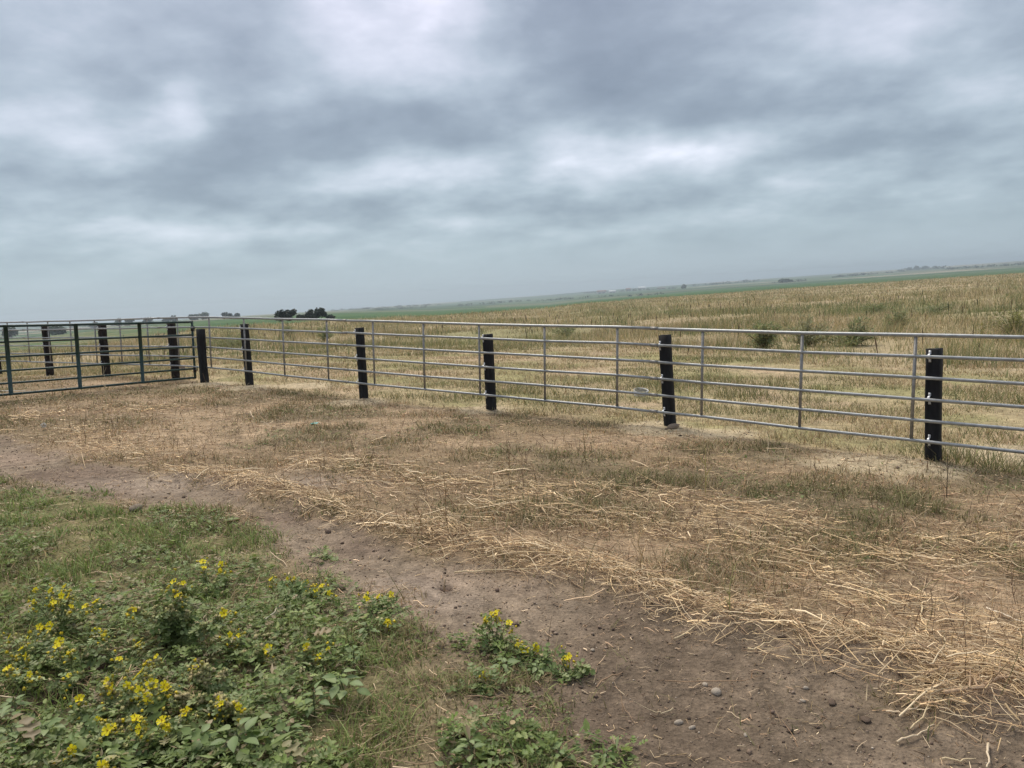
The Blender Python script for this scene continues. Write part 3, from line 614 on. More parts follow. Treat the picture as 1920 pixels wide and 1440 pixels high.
def barn(px, py, dist, wpx, hpx, wall, roof, label, rise=.45):
    d = pray(px, py); d = d / math.hypot(d[0], d[1]); x, y = d[0] * dist, d[1] * dist; z = gz1(x, y)
    dist, x, y, z = seen_foot(d, dist); w, h = wpx / F_PX * dist, hpx / F_PX * dist
    e = empty('farm_building', (x, y, z - .5), label, 'building', 'farm buildings on the far rise'); D = w * .6; hw = h * (1 - rise)
    V = [(-w / 2, -D / 2, 0), (w / 2, -D / 2, 0), (w / 2, D / 2, 0), (-w / 2, D / 2, 0), (-w / 2, -D / 2, hw), (w / 2, -D / 2, hw), (w / 2, D / 2, hw), (-w / 2, D / 2, hw), (-w / 2, 0, h - .3), (w / 2, 0, h - .3)]
    link('wall', np_mesh('wall', np.array(V), [np.array([(4, 8, 7), (5, 6, 9)]), np.array([(0, 1, 5, 4), (1, 2, 6, 5), (2, 3, 7, 6), (3, 0, 4, 7)])], np.full((10, 3), .5)), wall, e)
    ov = w * .04; V = []
    for dz_ in (0, .35):
        V += [(-w / 2 - ov, -D / 2 - ov, hw - .3 + dz_), (w / 2 + ov, -D / 2 - ov, hw - .3 + dz_), (w / 2 + ov, 0, h - .28 + dz_), (-w / 2 - ov, 0, h - .28 + dz_), (w / 2 + ov, D / 2 + ov, hw - .3 + dz_), (-w / 2 - ov, D / 2 + ov, hw - .3 + dz_)]
    F = [(6, 7, 8, 9), (9, 8, 10, 11), (0, 3, 2, 1), (3, 5, 4, 2), (0, 1, 7, 6), (5, 11, 10, 4), (1, 2, 8, 7), (2, 4, 10, 8), (0, 6, 9, 3), (3, 9, 11, 5)]
    link('roof', np_mesh('roof', np.array(V), [np.array(F)], np.full((12, 3), .5)), roof, e)
    for s_ in (-.25, .2):
        dw, dh = w * .12, hw * .6; V = [(w * s_ - dw, -D / 2 - .15, 0), (w * s_ + dw, -D / 2 - .15, 0), (w * s_ + dw, -D / 2 - .15, dh), (w * s_ - dw, -D / 2 - .15, dh), (w * s_ - dw, -D / 2 + .1, 0), (w * s_ + dw, -D / 2 + .1, 0), (w * s_ + dw, -D / 2 + .1, dh), (w * s_ - dw, -D / 2 + .1, dh)]
        link('door', np_mesh('door', np.array(V), [np.array([(0, 1, 2, 3), (3, 2, 6, 7), (1, 5, 6, 2), (0, 3, 7, 4)])], np.full((8, 3), .5)), M_RUST, e)
def hedgerows():
    mb = MB(); r = np.random.default_rng(55)
    for (x0, y0, x1, y1, ds, n) in ((620, 584, 830, 572, 2600, 60), (700, 582, 800, 577, 1700, 22), (860, 574, 1010, 563, 2200, 40), (1000, 566, 1160, 555, 1700, 36), (1090, 551, 1270, 541, 2400, 60), (1180, 556, 1240, 552, 1500, 16), (1300, 537, 1420, 528, 2600, 34), (1440, 532, 1510, 527, 1500, 26), (1560, 521, 1700, 509, 2000, 44), (1690, 507, 1780, 503, 1800, 40), (1770, 506, 1930, 496, 2200, 46), (90, 617, 330, 606, 1500, 60)):
        for q in r.random(n):
            px, py = x0 + (x1 - x0) * q, y0 + (y1 - y0) * q; d = pray(px, py); d = d / math.hypot(d[0], d[1]); dist, x, y, z = seen_foot(d, ds); H = r.uniform(1.2, 4.2) / F_PX * dist; m = 14
            P = np.array([x, y, z]) + np.stack([r.normal(0, H * .7, m), r.normal(0, H * .7, m), r.random(m) * H], 1)
            stamp(mb, OVATE[0] - np.array([.5, 0, 0]), OVATE[1], P, frames(r.uniform(0, 6.28, m), r.uniform(-1, 1, m), r.uniform(-1.2, 1.2, m)), H * r.uniform(.5, .9, m), np.array([.035, .055, .03]) * np.exp(r.normal(0, .3, (m, 1))))
    o = link('hedgerows', mb.mesh('hedgerows'), M_LEAF); tag(o, 'faint hazy hedge lines and thickets along the far fields', 'hedges', kind='stuff')
hedgerows()
barn(1128, 550, 2300, 16, 6, M_WALL, M_ROOFB, 'long reddish-brown farm building leftmost on the far rise'); barn(1148, 549, 2350, 12, 5, M_WALL, M_ROOFW, 'pale-roofed farm building beside the reddish-brown one')
barn(1178, 546, 2250, 8, 6, M_TAN, M_ROOFB, 'small tan farm building in the middle of the far farm'); barn(1204, 543, 2300, 13, 6, M_WALL, M_ROOFW, 'white-roofed shed rightmost of the far farm'); barn(1240, 542, 2400, 14, 3, M_WALL, M_ROOFB, 'very low dark shed between the white-roofed shed and the hazy tree', .3)

# ------------------------------------------------------------------ field of tall dry grass behind the fence
DRY = [(.42, .33, .19), (.37, .29, .165), (.30, .245, .13), (.45, .36, .23), (.25, .20, .11), (.36, .27, .17)]
OLIVE = [(.17, .175, .075), (.21, .195, .09), (.14, .155, .07)]
def field_grass():
    mb = MB()
    x, y, d = scatter(380000, 16, 420, -37, 37, 1.7)
    a = np.arctan2(x, y); tall = np.interp(a, UAZ, TALLD); d1 = np.interp(a, UAZ, D1)
    clump = fbm(x / 1.7, y / 1.7 , 3, 61); big = fbm(x / 11., y / 11., 3, 62)
    k = (d > tall * (.93 + .2 * rng.random(len(d)))) & (d < d1 * 1.02) & (rng.random(len(d)) < .25 + 1.3 * sstep(.35, .62, clump))
    x, y, d, clump, big, tall = (v[k] for v in (x, y, d, clump, big, tall)); n = len(x)
    h = (.14 + .55 * sstep(.3, .68, clump) * sstep(.25, .6, big)) * rng.uniform(.55, 1.25, n) * (.55 + .45 * sstep(1.0, 1.5, d / tall))
    gm = (rng.random(n) < .22 + .6 * sstep(.48, .64, fbm(x / 5., y / 3., 3, 63)))[:, None]
    c = np.where(gm, pick(OLIVE, n) * 1.25, pick(DRY, n) * np.array([1.24, 1.26, 1.28])) * np.exp(rng.normal(0, .16, (n, 1))) * (1 + .5 * (fbm(x / 7., y / 5., 3, 64) - .5))[:, None]
    blades(mb, x, y, gz(x, y, False) - .02, h, .006 + .0006 * d * rng.uniform(.5, 1.3, n), c, 1.0, np.clip(c * 1.15, 0, .85), two=False)
    o = link('field_grass', mb.mesh('field_grass'), M_GRASS); tag(o, 'tall dry tan grass covering the open field beyond the fence', 'grass', kind='stuff')
field_grass()
def field_weeds():
    """dark upright dock stalks spread through the field"""
    mb = MB(); x, y, d = scatter(1500, 20, 130, -36, 36, 1.3); a = np.arctan2(x, y)
    k = (d > np.interp(a, UAZ, TALLD) * .9) & (d < np.interp(a, UAZ, D1)) & (rng.random(len(d)) < .06 + .9 * sstep(.50, .66, fbm(x / 8., y / 8., 3, 71)))
    x, y, d = x[k], y[k], d[k]; n = len(x); z = gz(x, y, False); h = rng.uniform(.25, .8, n); t = rng.normal(0, .08, (n, 2))
    P = np.stack([np.stack([x + t[:, 0] * q * h, y + t[:, 1] * q * h, z + h * q], 1) for q in (0, .45, .75, 1.0)], 1)
    r = np.stack([.004 + 0 * h, .007 + .0002 * d, .011 + .0003 * d, .004 + 0 * h], 1) * rng.uniform(.6, 1.3, (n, 1))
    tubes(mb, P, r, pick([(.10, .075, .05), (.15, .12, .07), (.10, .11, .055), (.19, .13, .08)], n), 4)
    o = link('dock_stalks', mb.mesh('dock_stalks'), M_GRASS); tag(o, 'dark upright seed stalks spread through the tall dry field', 'weeds', kind='stuff')
field_weeds()
def field_forbs():
    mb = MB(); x, y, d = scatter(90000, 17, 90, -36, 36, 1.6); a = np.arctan2(x, y); w = fbm(x / 2.6, y / 3.4, 3, 74) * .6 + fbm(x / 9., y / 9., 2, 75) * .4
    k = (d > np.interp(a, UAZ, TALLD) * .88) & (d < np.interp(a, UAZ, D1) * .8) & (rng.random(len(d)) < sstep(.53, .66, w) * (.35 + .65 * sstep(-.3, .35, a))); x, y, d, w = x[k], y[k], d[k], w[k]; n = len(x)
    c = pick([(.17, .20, .085), (.22, .235, .11), (.14, .17, .07), (.27, .265, .13)], n) * np.exp(rng.normal(0, .2, (n, 1)))
    blades(mb, x, y, gz(x, y, False) - .01, (.15 + .55 * sstep(.53, .7, w)) * rng.uniform(.4, 1.2, n), (.008 + .0006 * d) * rng.uniform(.6, 1.4, n), c, .6, c * 1.2, two=False)
    o = link('field_forbs', mb.mesh('field_forbs'), M_GRASS); tag(o, 'soft green weed patches growing through the tall dry field grass', 'weeds', kind='stuff')
field_forbs()
def mown_beyond():
    mb = MB(); x, y, d = scatter(270000, 7.5, 42, -37, 37, 1.35)
    side = (y * .74 + x * .68)
    a = np.arctan2(x, y); k = (seg_side(x, y) > 0.03) & (d < np.interp(a, UAZ, TALLD) * 1.12)
    x, y, d = x[k], y[k], d[k]; n = len(x)
    cl = fbm(x / .9, y / .5, 4, 81); bg = fbm(x / 4., y / 2.2, 3, 82); ms = np.zeros(n)
    for c, r, h in SAND: ms = np.maximum(ms, sstep(1.1, .6, np.hypot(x - c[0], y - c[1]) / r))
    k = (rng.random(n) < .25 + 1.1 * sstep(.36, .6, cl)) & (rng.random(n) > ms * .93); x, y, d, cl, bg = x[k], y[k], d[k], cl[k], bg[k]; n = len(x)
    h = rng.uniform(.025, .085, n) * (.6 + 1.0 * sstep(.4, .65, cl)) + .16 * sstep(.60, .72, bg) * rng.random(n)
    gm = (rng.random(n) < .15 + .62 * sstep(.42, .58, bg))[:, None]
    c = np.where(gm, pick(OLIVE + [(.25, .24, .10)], n), pick(DRY + [(.44, .31, .20), (.24, .17, .10)], n) * 1.15) * np.exp(rng.normal(0, .18, (n, 1)))
    blades(mb, x, y, gz(x, y) - .008, h, (.0045 + .0005 * d) * rng.uniform(.6, 1.4, n), c, 1.5, c * 1.12, two=False)
    o = link('mown_grass', mb.mesh('mown_grass'), M_GRASS); tag(o, 'short mown dry grass on the strip just beyond the fence', 'grass', kind='stuff')
mown_beyond()

# ------------------------------------------------------------------ yard on the near side: stubble, straw, weeds
def yard_stubble():
    mb = MB(); x, y, d = scatter(322400, 2.2, 22, -47, 47, 1.1)
    k = seg_side(x, y) < .15; x, y, d = x[k], y[k], d[k]
    tr_, gr, lu, st, ms, weedy, nz, nb = masks(x, y); cl = fbm(x / .5, y / .4, 4, 91)
    dens = (.22 + .9 * sstep(.38, .58, cl)) * (1 - .97 * tr_) * (1 - .9 * ms) * (1 - .85 * gr) * (1 - .35 * st) * (1 - .75 * sstep(.02, .14, nb))
    dens = np.maximum(dens, weedy * (.25 + .7 * sstep(.42, .6, cl)) * (1 - tr_) * (1 - ms))
    k = rng.random(len(x)) < dens; x, y, d, cl, weedy, nb = (v[k] for v in (x, y, d, cl, weedy, nb)); n = len(x)
    h = rng.uniform(.012, .055, n) * (.7 + .9 * sstep(.45, .68, cl) + .5 * weedy)
    gm = (rng.random(n) < .26 + .42 * sstep(.0, .18, -nb) + .35 * weedy)[:, None]
    c = np.where(gm, pick([(.15, .14, .06), (.19, .18, .075), (.13, .14, .055), (.23, .20, .10)], n), pick(DRY + [(.44, .28, .16), (.34, .22, .13), (.26, .18, .11)], n) * 1.1) * np.exp(rng.normal(0, .2, (n, 1)))
    blades(mb, x, y, gz(x, y) - .006, h, (.0028 + .00055 * d) * rng.uniform(.5, 1.4, n), c, 2.6, c * 1.1)
    o = link('yard_stubble', mb.mesh('yard_stubble'), M_GRASS); tag(o, 'patchy olive and brown grass stubble between the track and the fence', 'grass', kind='stuff')
yard_stubble()
STRAWC = [(.72, .53, .30), (.64, .46, .25), (.47, .31, .17), (.80, .63, .40), (.31, .20, .115), (.68, .51, .31)]
def lay(x, y, th, ln, lift, bend, K=4):
    """centre lines of stalks lying on the ground"""
    n = len(x); u = np.linspace(-.5, .5, K); P = np.zeros((n, K, 3)); kink = rng.normal(0, .10, (n, K)) * (rng.random((n, 1)) < .4)
    for q in range(K):
        tq = th + bend * u[q] + kink[:, q] * .5; P[:, q, 0] = x + np.cos(tq) * u[q] * ln; P[:, q, 1] = y + np.sin(tq) * u[q] * ln
    P[:, :, 2] = gz(P[:, :, 0].ravel(), P[:, :, 1].ravel()).reshape(n, K) + lift[:, None] + np.abs(rng.normal(0, .008, (n, K))) + (rng.normal(0, 1, n) * ln * .10)[:, None] * u[None]
    return P
def straw():
    mb = MB()
    x, y, d = scatter(285200, 2.3, 17, -47, 47, 1.25); k = seg_side(x, y) < -.1; x, y, d = x[k], y[k], d[k]
    tr_, gr, lu, st, ms, weedy, nz, nb = masks(x, y)
    broad = sstep(.42, .60, fbm(x / .9, y / .7, 3, 95)) * .25 * (1 - gr)
    dens = np.maximum(st * 1.15, broad * (1 - weedy * .7)) * (1 - tr_ * np.where(st > .5, .55, .975)) * (1 - .6 * ms)
    dens = np.maximum(dens, .05 * tr_ * (.3 + sstep(-.1, .15, nz)))
    dens = np.maximum(dens, .11 * gr)
    k = rng.random(len(x)) < dens * .46; x, y, d, st, tr_ = (v[k] for v in (x, y, d, st, tr_)); n = len(x)
    ln = np.exp(rng.normal(math.log(.062), .72, n)); ln = np.where((tr_ > .4) & (st < .4), ln * .38, ln); ln = np.clip(ln, .012, .50)
    lift = .003 + st * rng.random(n) ** 1.5 * .075
    # stalks lie mostly along the rake direction
    th = rng.normal(math.radians(-25), .75, n)
    P = lay(x, y, th, ln, lift, rng.normal(0, .18, n)); r = np.exp(rng.normal(math.log(.0018), .38, n)) * (1 + .09 * np.maximum(d - 4, 0))
    tubes(mb, P, r[:, None] * np.array([1, 1, .9, .6]), np.where((st > .3)[:, None], pick(STRAWC, n, [.26, .24, .14, .16, .08, .12]), pick([(.48, .32, .19), (.55, .39, .24), (.38, .25, .15), (.62, .47, .30)], n)) * np.exp(rng.normal(-.02, .33, (n, 1))), 3)
    # chaff: broken flecks pressed into the soil
    x, y, d = scatter(186000, 2.2, 15, -47, 47, 1.25); k = seg_side(x, y) < 0; x, y, d = x[k], y[k], d[k]
    tr_, gr, lu, st, ms, weedy, nz, nb = masks(x, y); k = rng.random(len(x)) < np.clip(.30 * (1 - tr_) * (1 - gr * .8) + st * .4 + .05 * tr_, 0, 1) * (1 - .6 * ms); x, y, d = x[k], y[k], d[k]; n = len(x)
    P = lay(x, y, rng.uniform(0, 6.28, n), np.exp(rng.normal(math.log(.018), .45, n)) * (1 + .06 * d), 0 * x + .001, rng.normal(0, .3, n), 2)
    tubes(mb, P, (np.exp(rng.normal(math.log(.0014), .35, n)) * (1 + .10 * np.maximum(d - 4, 0)))[:, None] * np.array([1, .7]), pick(STRAWC + [(.24, .15, .09), (.20, .13, .08)], n) * np.exp(rng.normal(-.1, .3, (n, 1))), 3)
    # long stalks on top
    x, y, d = scatter(8680, 3.0, 12, -47, 47, 1.2); k = seg_side(x, y) < -.3; x, y, d = x[k], y[k], d[k]
    tr_, gr, lu, st, ms, weedy, nz, nb = masks(x, y); k = rng.random(len(x)) < (st ** 1.5 * .75 + .05) * (1 - tr_ * .9) * (1 - gr * .8); x, y, d, st = x[k], y[k], d[k], st[k]; n = len(x)
    P = lay(x, y, rng.normal(math.radians(-25), .8, n), np.clip(np.exp(rng.normal(math.log(.22), .42, n)), .1, .6), .02 + st * rng.random(n) * .09, rng.normal(0, .22, n), 6)
    tubes(mb, P, (np.exp(rng.normal(math.log(.0021), .45, n)) * (1 + .05 * np.maximum(d - 4, 0)))[:, None] * np.array([1, 1, .95, .85, .7, .5]), pick(STRAWC, n) * np.exp(rng.normal(.05, .18, (n, 1))), 4)
    o = link('straw', mb.mesh('straw'), M_STRAW); tag(o, 'golden straw and cut weed stalks raked into a loose row along the dirt track', 'straw', kind='stuff')
    # stalks still standing or leaning out of the straw
    mb = MB(); x, y, d = scatter(29760, 3.2, 16, -47, 47, 1.2); k = seg_side(x, y) < -.2; x, y, d = x[k], y[k], d[k]
    tr_, gr, lu, st, ms, weedy, nz, nb = masks(x, y); k = rng.random(len(x)) < (.20 + .36 * st) * (1 - tr_) * (1 - gr); x, y, d = x[k], y[k], d[k]; n = len(x)
    z = gz(x, y); h = np.clip(np.exp(rng.normal(math.log(.10), .5, n)), .03, .34); a = rng.uniform(0, 2 * PI, n); le = np.abs(rng.normal(.35, .45, n)) * h; cv = rng.normal(0, .25, n) * h
    P = np.stack([np.stack([x + np.cos(a) * le * q ** 1.4 - np.sin(a) * cv * q * (1 - q), y + np.sin(a) * le * q ** 1.4 + np.cos(a) * cv * q * (1 - q), z - .01 + h * q], 1) for q in (0, .35, .7, 1)], 1)
    tubes(mb, P, (np.exp(rng.normal(math.log(.0016), .25, n)) * (1 + .07 * np.maximum(d - 4, 0)))[:, None] * np.array([1, .9, .8, .5]), pick(STRAWC + [(.22, .12, .07), (.18, .11, .06), (.30, .27, .11)], n) * np.exp(rng.normal(-.15, .2, (n, 1))), 3)
    o = link('standing_stalks', mb.mesh('standing_stalks'), M_STRAW); tag(o, 'thin dead stalks still standing out of the raked straw and stubble', 'stalks', kind='stuff')
straw()
def crumbs():
    """soil crumbs and gravel on the bare track"""
    T = np.array([(1, 0, 0), (-1, 0, 0), (0, 1, 0), (0, -1, 0), (0, 0, .7), (0, 0, -.7)], float); TFc = [np.array([(0, 2, 4), (2, 1, 4), (1, 3, 4), (3, 0, 4), (2, 0, 5), (1, 2, 5), (3, 1, 5), (0, 3, 5)])]
    mb = MB(); x, y, d = scatter(74400, 2.2, 13, -47, 47, 1.3); tr_, gr, lu, st, ms, weedy, nz, nb = masks(x, y); k = rng.random(len(x)) < np.maximum(tr_ * .55, ms * .5); x, y, d = x[k], y[k], d[k]; n = len(x)
    s = np.exp(rng.normal(math.log(.0030), .55, n)) * (1 + .08 * np.maximum(d - 4, 0)); z = gz(x, y) + s * .25
    T2 = T + rng.normal(0, .12, T.shape)
    stamp(mb, T2, TFc, np.stack([x, y, z], 1), frames(rng.uniform(0, 6.28, n), rng.uniform(-.5, .5, n), rng.uniform(-.5, .5, n)), np.stack([s * rng.uniform(.7, 1.5, n), s, s * rng.uniform(.6, 1, n)], 1), pick([(.25, .18, .13), (.17, .12, .09), (.33, .25, .185), (.11, .08, .06), (.50, .42, .33)], n, [.38, .25, .2, .11, .06]) * np.exp(rng.normal(0, .15, (n, 1))))
    o = link('soil_crumbs', mb.mesh('soil_crumbs'), M_BARK); tag(o, 'fine soil crumbs and grit scattered over the bare dirt track', 'gravel', kind='stuff')
crumbs()
GREENS = [(.18, .24, .062), (.225, .285, .082), (.145, .20, .052), (.29, .335, .125), (.19, .255, .085)]
def green_mat():
    mb = MB(); x, y, d = scatter(285200, 2.1, 12, -47, 47, 1.2); tr_, gr, lu, st, ms, weedy, nz, nb = masks(x, y)
    cl = fbm(x / .22, y / .22, 3, 101)
    lowd = sstep(.42, .6, fbm(x / .45, y / .35, 4, 102)) * gr * .72
    dens = np.maximum(lu * (.30 + .9 * sstep(.36, .6, cl)), lowd); 
    for c, r, h in DARKSOIL: dens *= sstep(.5, 1.0, np.hypot(x - c[0], y - c[1]) / r)
    yardw = weedy * .6 * (1 - tr_) * (seg_side(x, y) < -.2); dens = np.maximum(dens, yardw * sstep(.5, .65, cl))
    k = rng.random(len(x)) < dens * .75; x, y, d, lu, cl = (v[k] for v in (x, y, d, lu, cl)); n = len(x)
    z = gz(x, y) + rng.random(n) ** 1.3 * (.018 + .085 * lu * sstep(.35, .65, cl))
    s = np.exp(rng.normal(math.log(.0155), .38, n)) * (.75 + .5 * lu) * (1 + .25 * sstep(3.3, 2.7, d) * lu) * (1 + .05 * np.maximum(d - 3.5, 0))
    c = pick(GREENS + [(.30, .27, .13), (.36, .28, .16)], n, [.20, .2, .16, .13, .14, .09, .08]) * np.exp(rng.normal(0, .2, (n, 1)))
    R = frames(rng.uniform(0, 6.28, n), rng.normal(.12, .3, n), rng.normal(0, .33, n)); P = np.stack([x, y, z], 1); q = rng.random(n)
    for T, m in ((OVATE, q < .30), (NARROW, (q >= .30) & (q < .72)), (LOBED, q >= .72)):
        stamp(mb, T[0], T[1], P[m], R[m], s[m] * (1.0 if T is OVATE else 1.5 if T is NARROW else 1.9), c[m])
    o = link('ground_weeds', mb.mesh('ground_weeds'), M_LEAF); tag(o, 'low mat of mixed small-leaved green weeds in the near left corner', 'weeds', kind='stuff')
    mb = MB(); x, y, d = scatter(285200, 2.1, 13, -47, 47, 1.15); tr_, gr, lu, st, ms, weedy, nz, nb = masks(x, y); cl = fbm(x / .3, y / .25, 4, 111); side = seg_side(x, y)
    k = (rng.random(len(x)) < np.maximum(gr * (1 - .45 * lu) * (.28 + .9 * sstep(.36, .56, cl)), .0)) & (side < 0); x, y, d, lu, cl = (v[k] for v in (x, y, d, lu, cl)); n = len(x)
    h = rng.uniform(.015, .055, n) * (.7 + .9 * sstep(.45, .65, cl))
    gm = (rng.random(n) < .52 + .40 * sstep(.42, .56, fbm(x / .5, y / .5, 3, 112)))[:, None]
    gm = gm & (rng.random(n) < 1 - .62 * sstep(-.9, -.2, x))[:, None]
    c = np.where(gm, pick(GREENS + [(.18, .215, .07), (.22, .25, .09)], n), pick([(.29, .23, .12), (.22, .19, .09), (.36, .28, .16), (.18, .16, .075), (.25, .18, .11)], n)) * np.exp(rng.normal(0, .2, (n, 1)))
    blades(mb, x, y, gz(x, y) - .004, h, (.0027 + .0006 * d) * rng.uniform(.6, 1.5, n), c, 2.2, c * 1.15)
    o = link('creeping_grass', mb.mesh('creeping_grass'), M_GRASS); tag(o, 'creeping green and straw-brown grass left of the dirt track', 'grass', kind='stuff')
green_mat()

# ------------------------------------------------------------------ weeds with yellow flowers
def petal_flower():
    V = [(0, 0, .0)]; F = []
    for i in range(5):
        a = i * 2 * PI / 5; b2 = len(V)
        for (r_, o_, z_) in ((.40, -.60, .12), (.90, -.48, .30), (1.08, 0, .18), (.90, .48, .30), (.40, .60, .12)): V.append((math.cos(a + o_) * r_, math.sin(a + o_) * r_, z_))
        F += [(0, b2, b2 + 4), (b2, b2 + 1, b2 + 2), (b2, b2 + 2, b2 + 4), (b2 + 4, b2 + 2, b2 + 3)]
    k = len(V); V += [(.14, 0, .05), (0, .14, .05), (-.14, 0, .05), (0, -.14, .05), (.05, .05, .5)]; F += [(k, k + 1, k + 4), (k + 1, k + 2, k + 4), (k + 2, k + 3, k + 4), (k + 3, k, k + 4)]
    C = np.full((len(V), 3), (.93, .79, .03)); C[0] = (.6, .42, .02); C[k:] = (.55, .36, .03)
    return np_mesh('flower', np.array(V) * .0178, [np.array(F)], C)
FLOWER = petal_flower(); FLOWER.materials.append(M_PETAL)
def spiky():
    """spiny seed bur"""
    V = []; F = []; r = np.random.default_rng(3)
    for i in range(14):
        v = r.normal(size=3); v /= np.linalg.norm(v); t = np.cross(v, (0, 0, 1.)); t /= np.linalg.norm(t) + 1e-9; u = np.cross(v, t); b2 = len(V)
        V += [t * .42 + v * .25, -t * .21 + u * .36 + v * .25, -t * .21 - u * .36 + v * .25, v * 1.15]; F += [(b2, b2 + 1, b2 + 3), (b2 + 1, b2 + 2, b2 + 3), (b2 + 2, b2, b2 + 3)]
    return np.array(V), [np.array(F)]
BUR = spiky()
def flower_weed(base_px, h, rad, flowers, label, nleaf=60, burs=14, seed=0):
    g = GH(*base_px); g[2] = gz1(g[0], g[1]) - .005; r = np.random.default_rng(500 + seed)
    t = empty('flowering_weed', g, label, 'plant', 'yellow-flowered weeds')
    ends = []
    for f in flowers:
        hh = h * r.uniform(.75, 1.0); p = GH(f[0], f[1], hh)
        for _ in range(3):
            p = GH(f[0], f[1], max(.05, min(h * 1.15, hh)))
        ends.append(p - g)
    stems = [e for e in ends]
    for _ in range(max(5, 11 - len(ends))):
        a = r.uniform(0, 6.28); q = rad * r.uniform(.4, 1); stems.append(np.array([math.cos(a) * q, math.sin(a) * q, h * r.uniform(.35, .85)]))
    mb = MB(); curves = []
    for e in stems:
        u = np.array([0, .3, .65, 1.0]); P = np.stack([e[0] * u ** 1.1, e[1] * u ** 1.1, e[2] * u ** .8], 1); P[1:3] += r.normal(0, .008, (2, 3)); curves.append(P)
    tubes(mb, np.array(curves), np.array([[.0035, .003, .0022, .0014]]) * np.ones((len(curves), 1)), np.array([.20, .23, .09]), 5)
    link('stem', mb.mesh('stem'), M_LEAF, t)
    mb = MB(); pos = []; 
    C_ = np.array(curves)
    for _ in range(nleaf):
        P = C_[r.integers(len(C_))]; q = r.uniform(.15, .92); k = q * 3; i = min(2, int(k)); pos.append(P[i] + (P[i + 1] - P[i]) * (k - i))
    pos = np.array(pos); n = len(pos); yaw = np.arctan2(pos[:, 1], pos[:, 0]) + r.normal(0, 1.0, n); sz = r.uniform(.038, .072, n) * (1.15 - .5 * pos[:, 2] / max(h, .1))
    c = np.array([(.19, .25, .085), (.24, .305, .115), (.16, .22, .07), (.31, .36, .155)])[r.integers(0, 4, n)] * np.exp(r.normal(0, .17, (n, 1)))
    stamp(mb, LOBED[0], LOBED[1], pos, frames(yaw, r.normal(.1, .35, n), r.normal(0, .4, n)), sz, c)
    o = link('leaves', mb.mesh('leaves'), M_LEAF, t); o['kind'] = 'stuff'
    if burs:
        mb = MB(); pos = []
        for _ in range(burs):
            P = C_[r.integers(len(C_))]; q = r.uniform(.6, .97); k = q * 3; i = min(2, int(k)); pos.append(P[i] + (P[i + 1] - P[i]) * (k - i) + r.normal(0, .008, 3))
        n = burs; stamp(mb, BUR[0], BUR[1], np.array(pos), frames(r.uniform(0, 6.28, n), r.uniform(-1, 1, n), r.uniform(-1, 1, n)), r.uniform(.008, .0135, n), np.array([(.56, .52, .24), (.62, .53, .28), (.46, .46, .19)])[r.integers(0, 3, n)])
        o = link('seed_burs', mb.mesh('seed_burs'), M_LEAF, t); o['kind'] = 'stuff'
    if ends:
        mb = MB(); nb2 = 11 * len(ends); pos = np.repeat(np.array(ends), 11, axis=0) + r.normal(0, .020, (nb2, 3)) + np.array([0, 0, -.016]); mb2 = pos
        stamp(mb, BUR[0], BUR[1], pos, frames(r.uniform(0, 6.28, nb2), r.uniform(-1, 1, nb2), r.uniform(-1, 1, nb2)), r.uniform(.005, .0095, nb2), np.array([(.80, .66, .08), (.60, .55, .16), (.50, .50, .17), (.90, .72, .04)])[r.integers(0, 4, nb2)])
        o = link('buds', mb.mesh('buds'), M_LEAF, t); o['kind'] = 'stuff'
    for e in ends:
        f = link('flower', FLOWER, None, t, e); a = r.uniform(-.9, .9); f.rotation_euler = (r.uniform(.1, 1.25), r.uniform(-.6, .6), r.uniform(-1.2, 1.2)); q_ = r.uniform(.7, 1.3); f.scale = (q_ * r.uniform(.75, 1.1), q_, q_ * r.uniform(.8, 2.4))
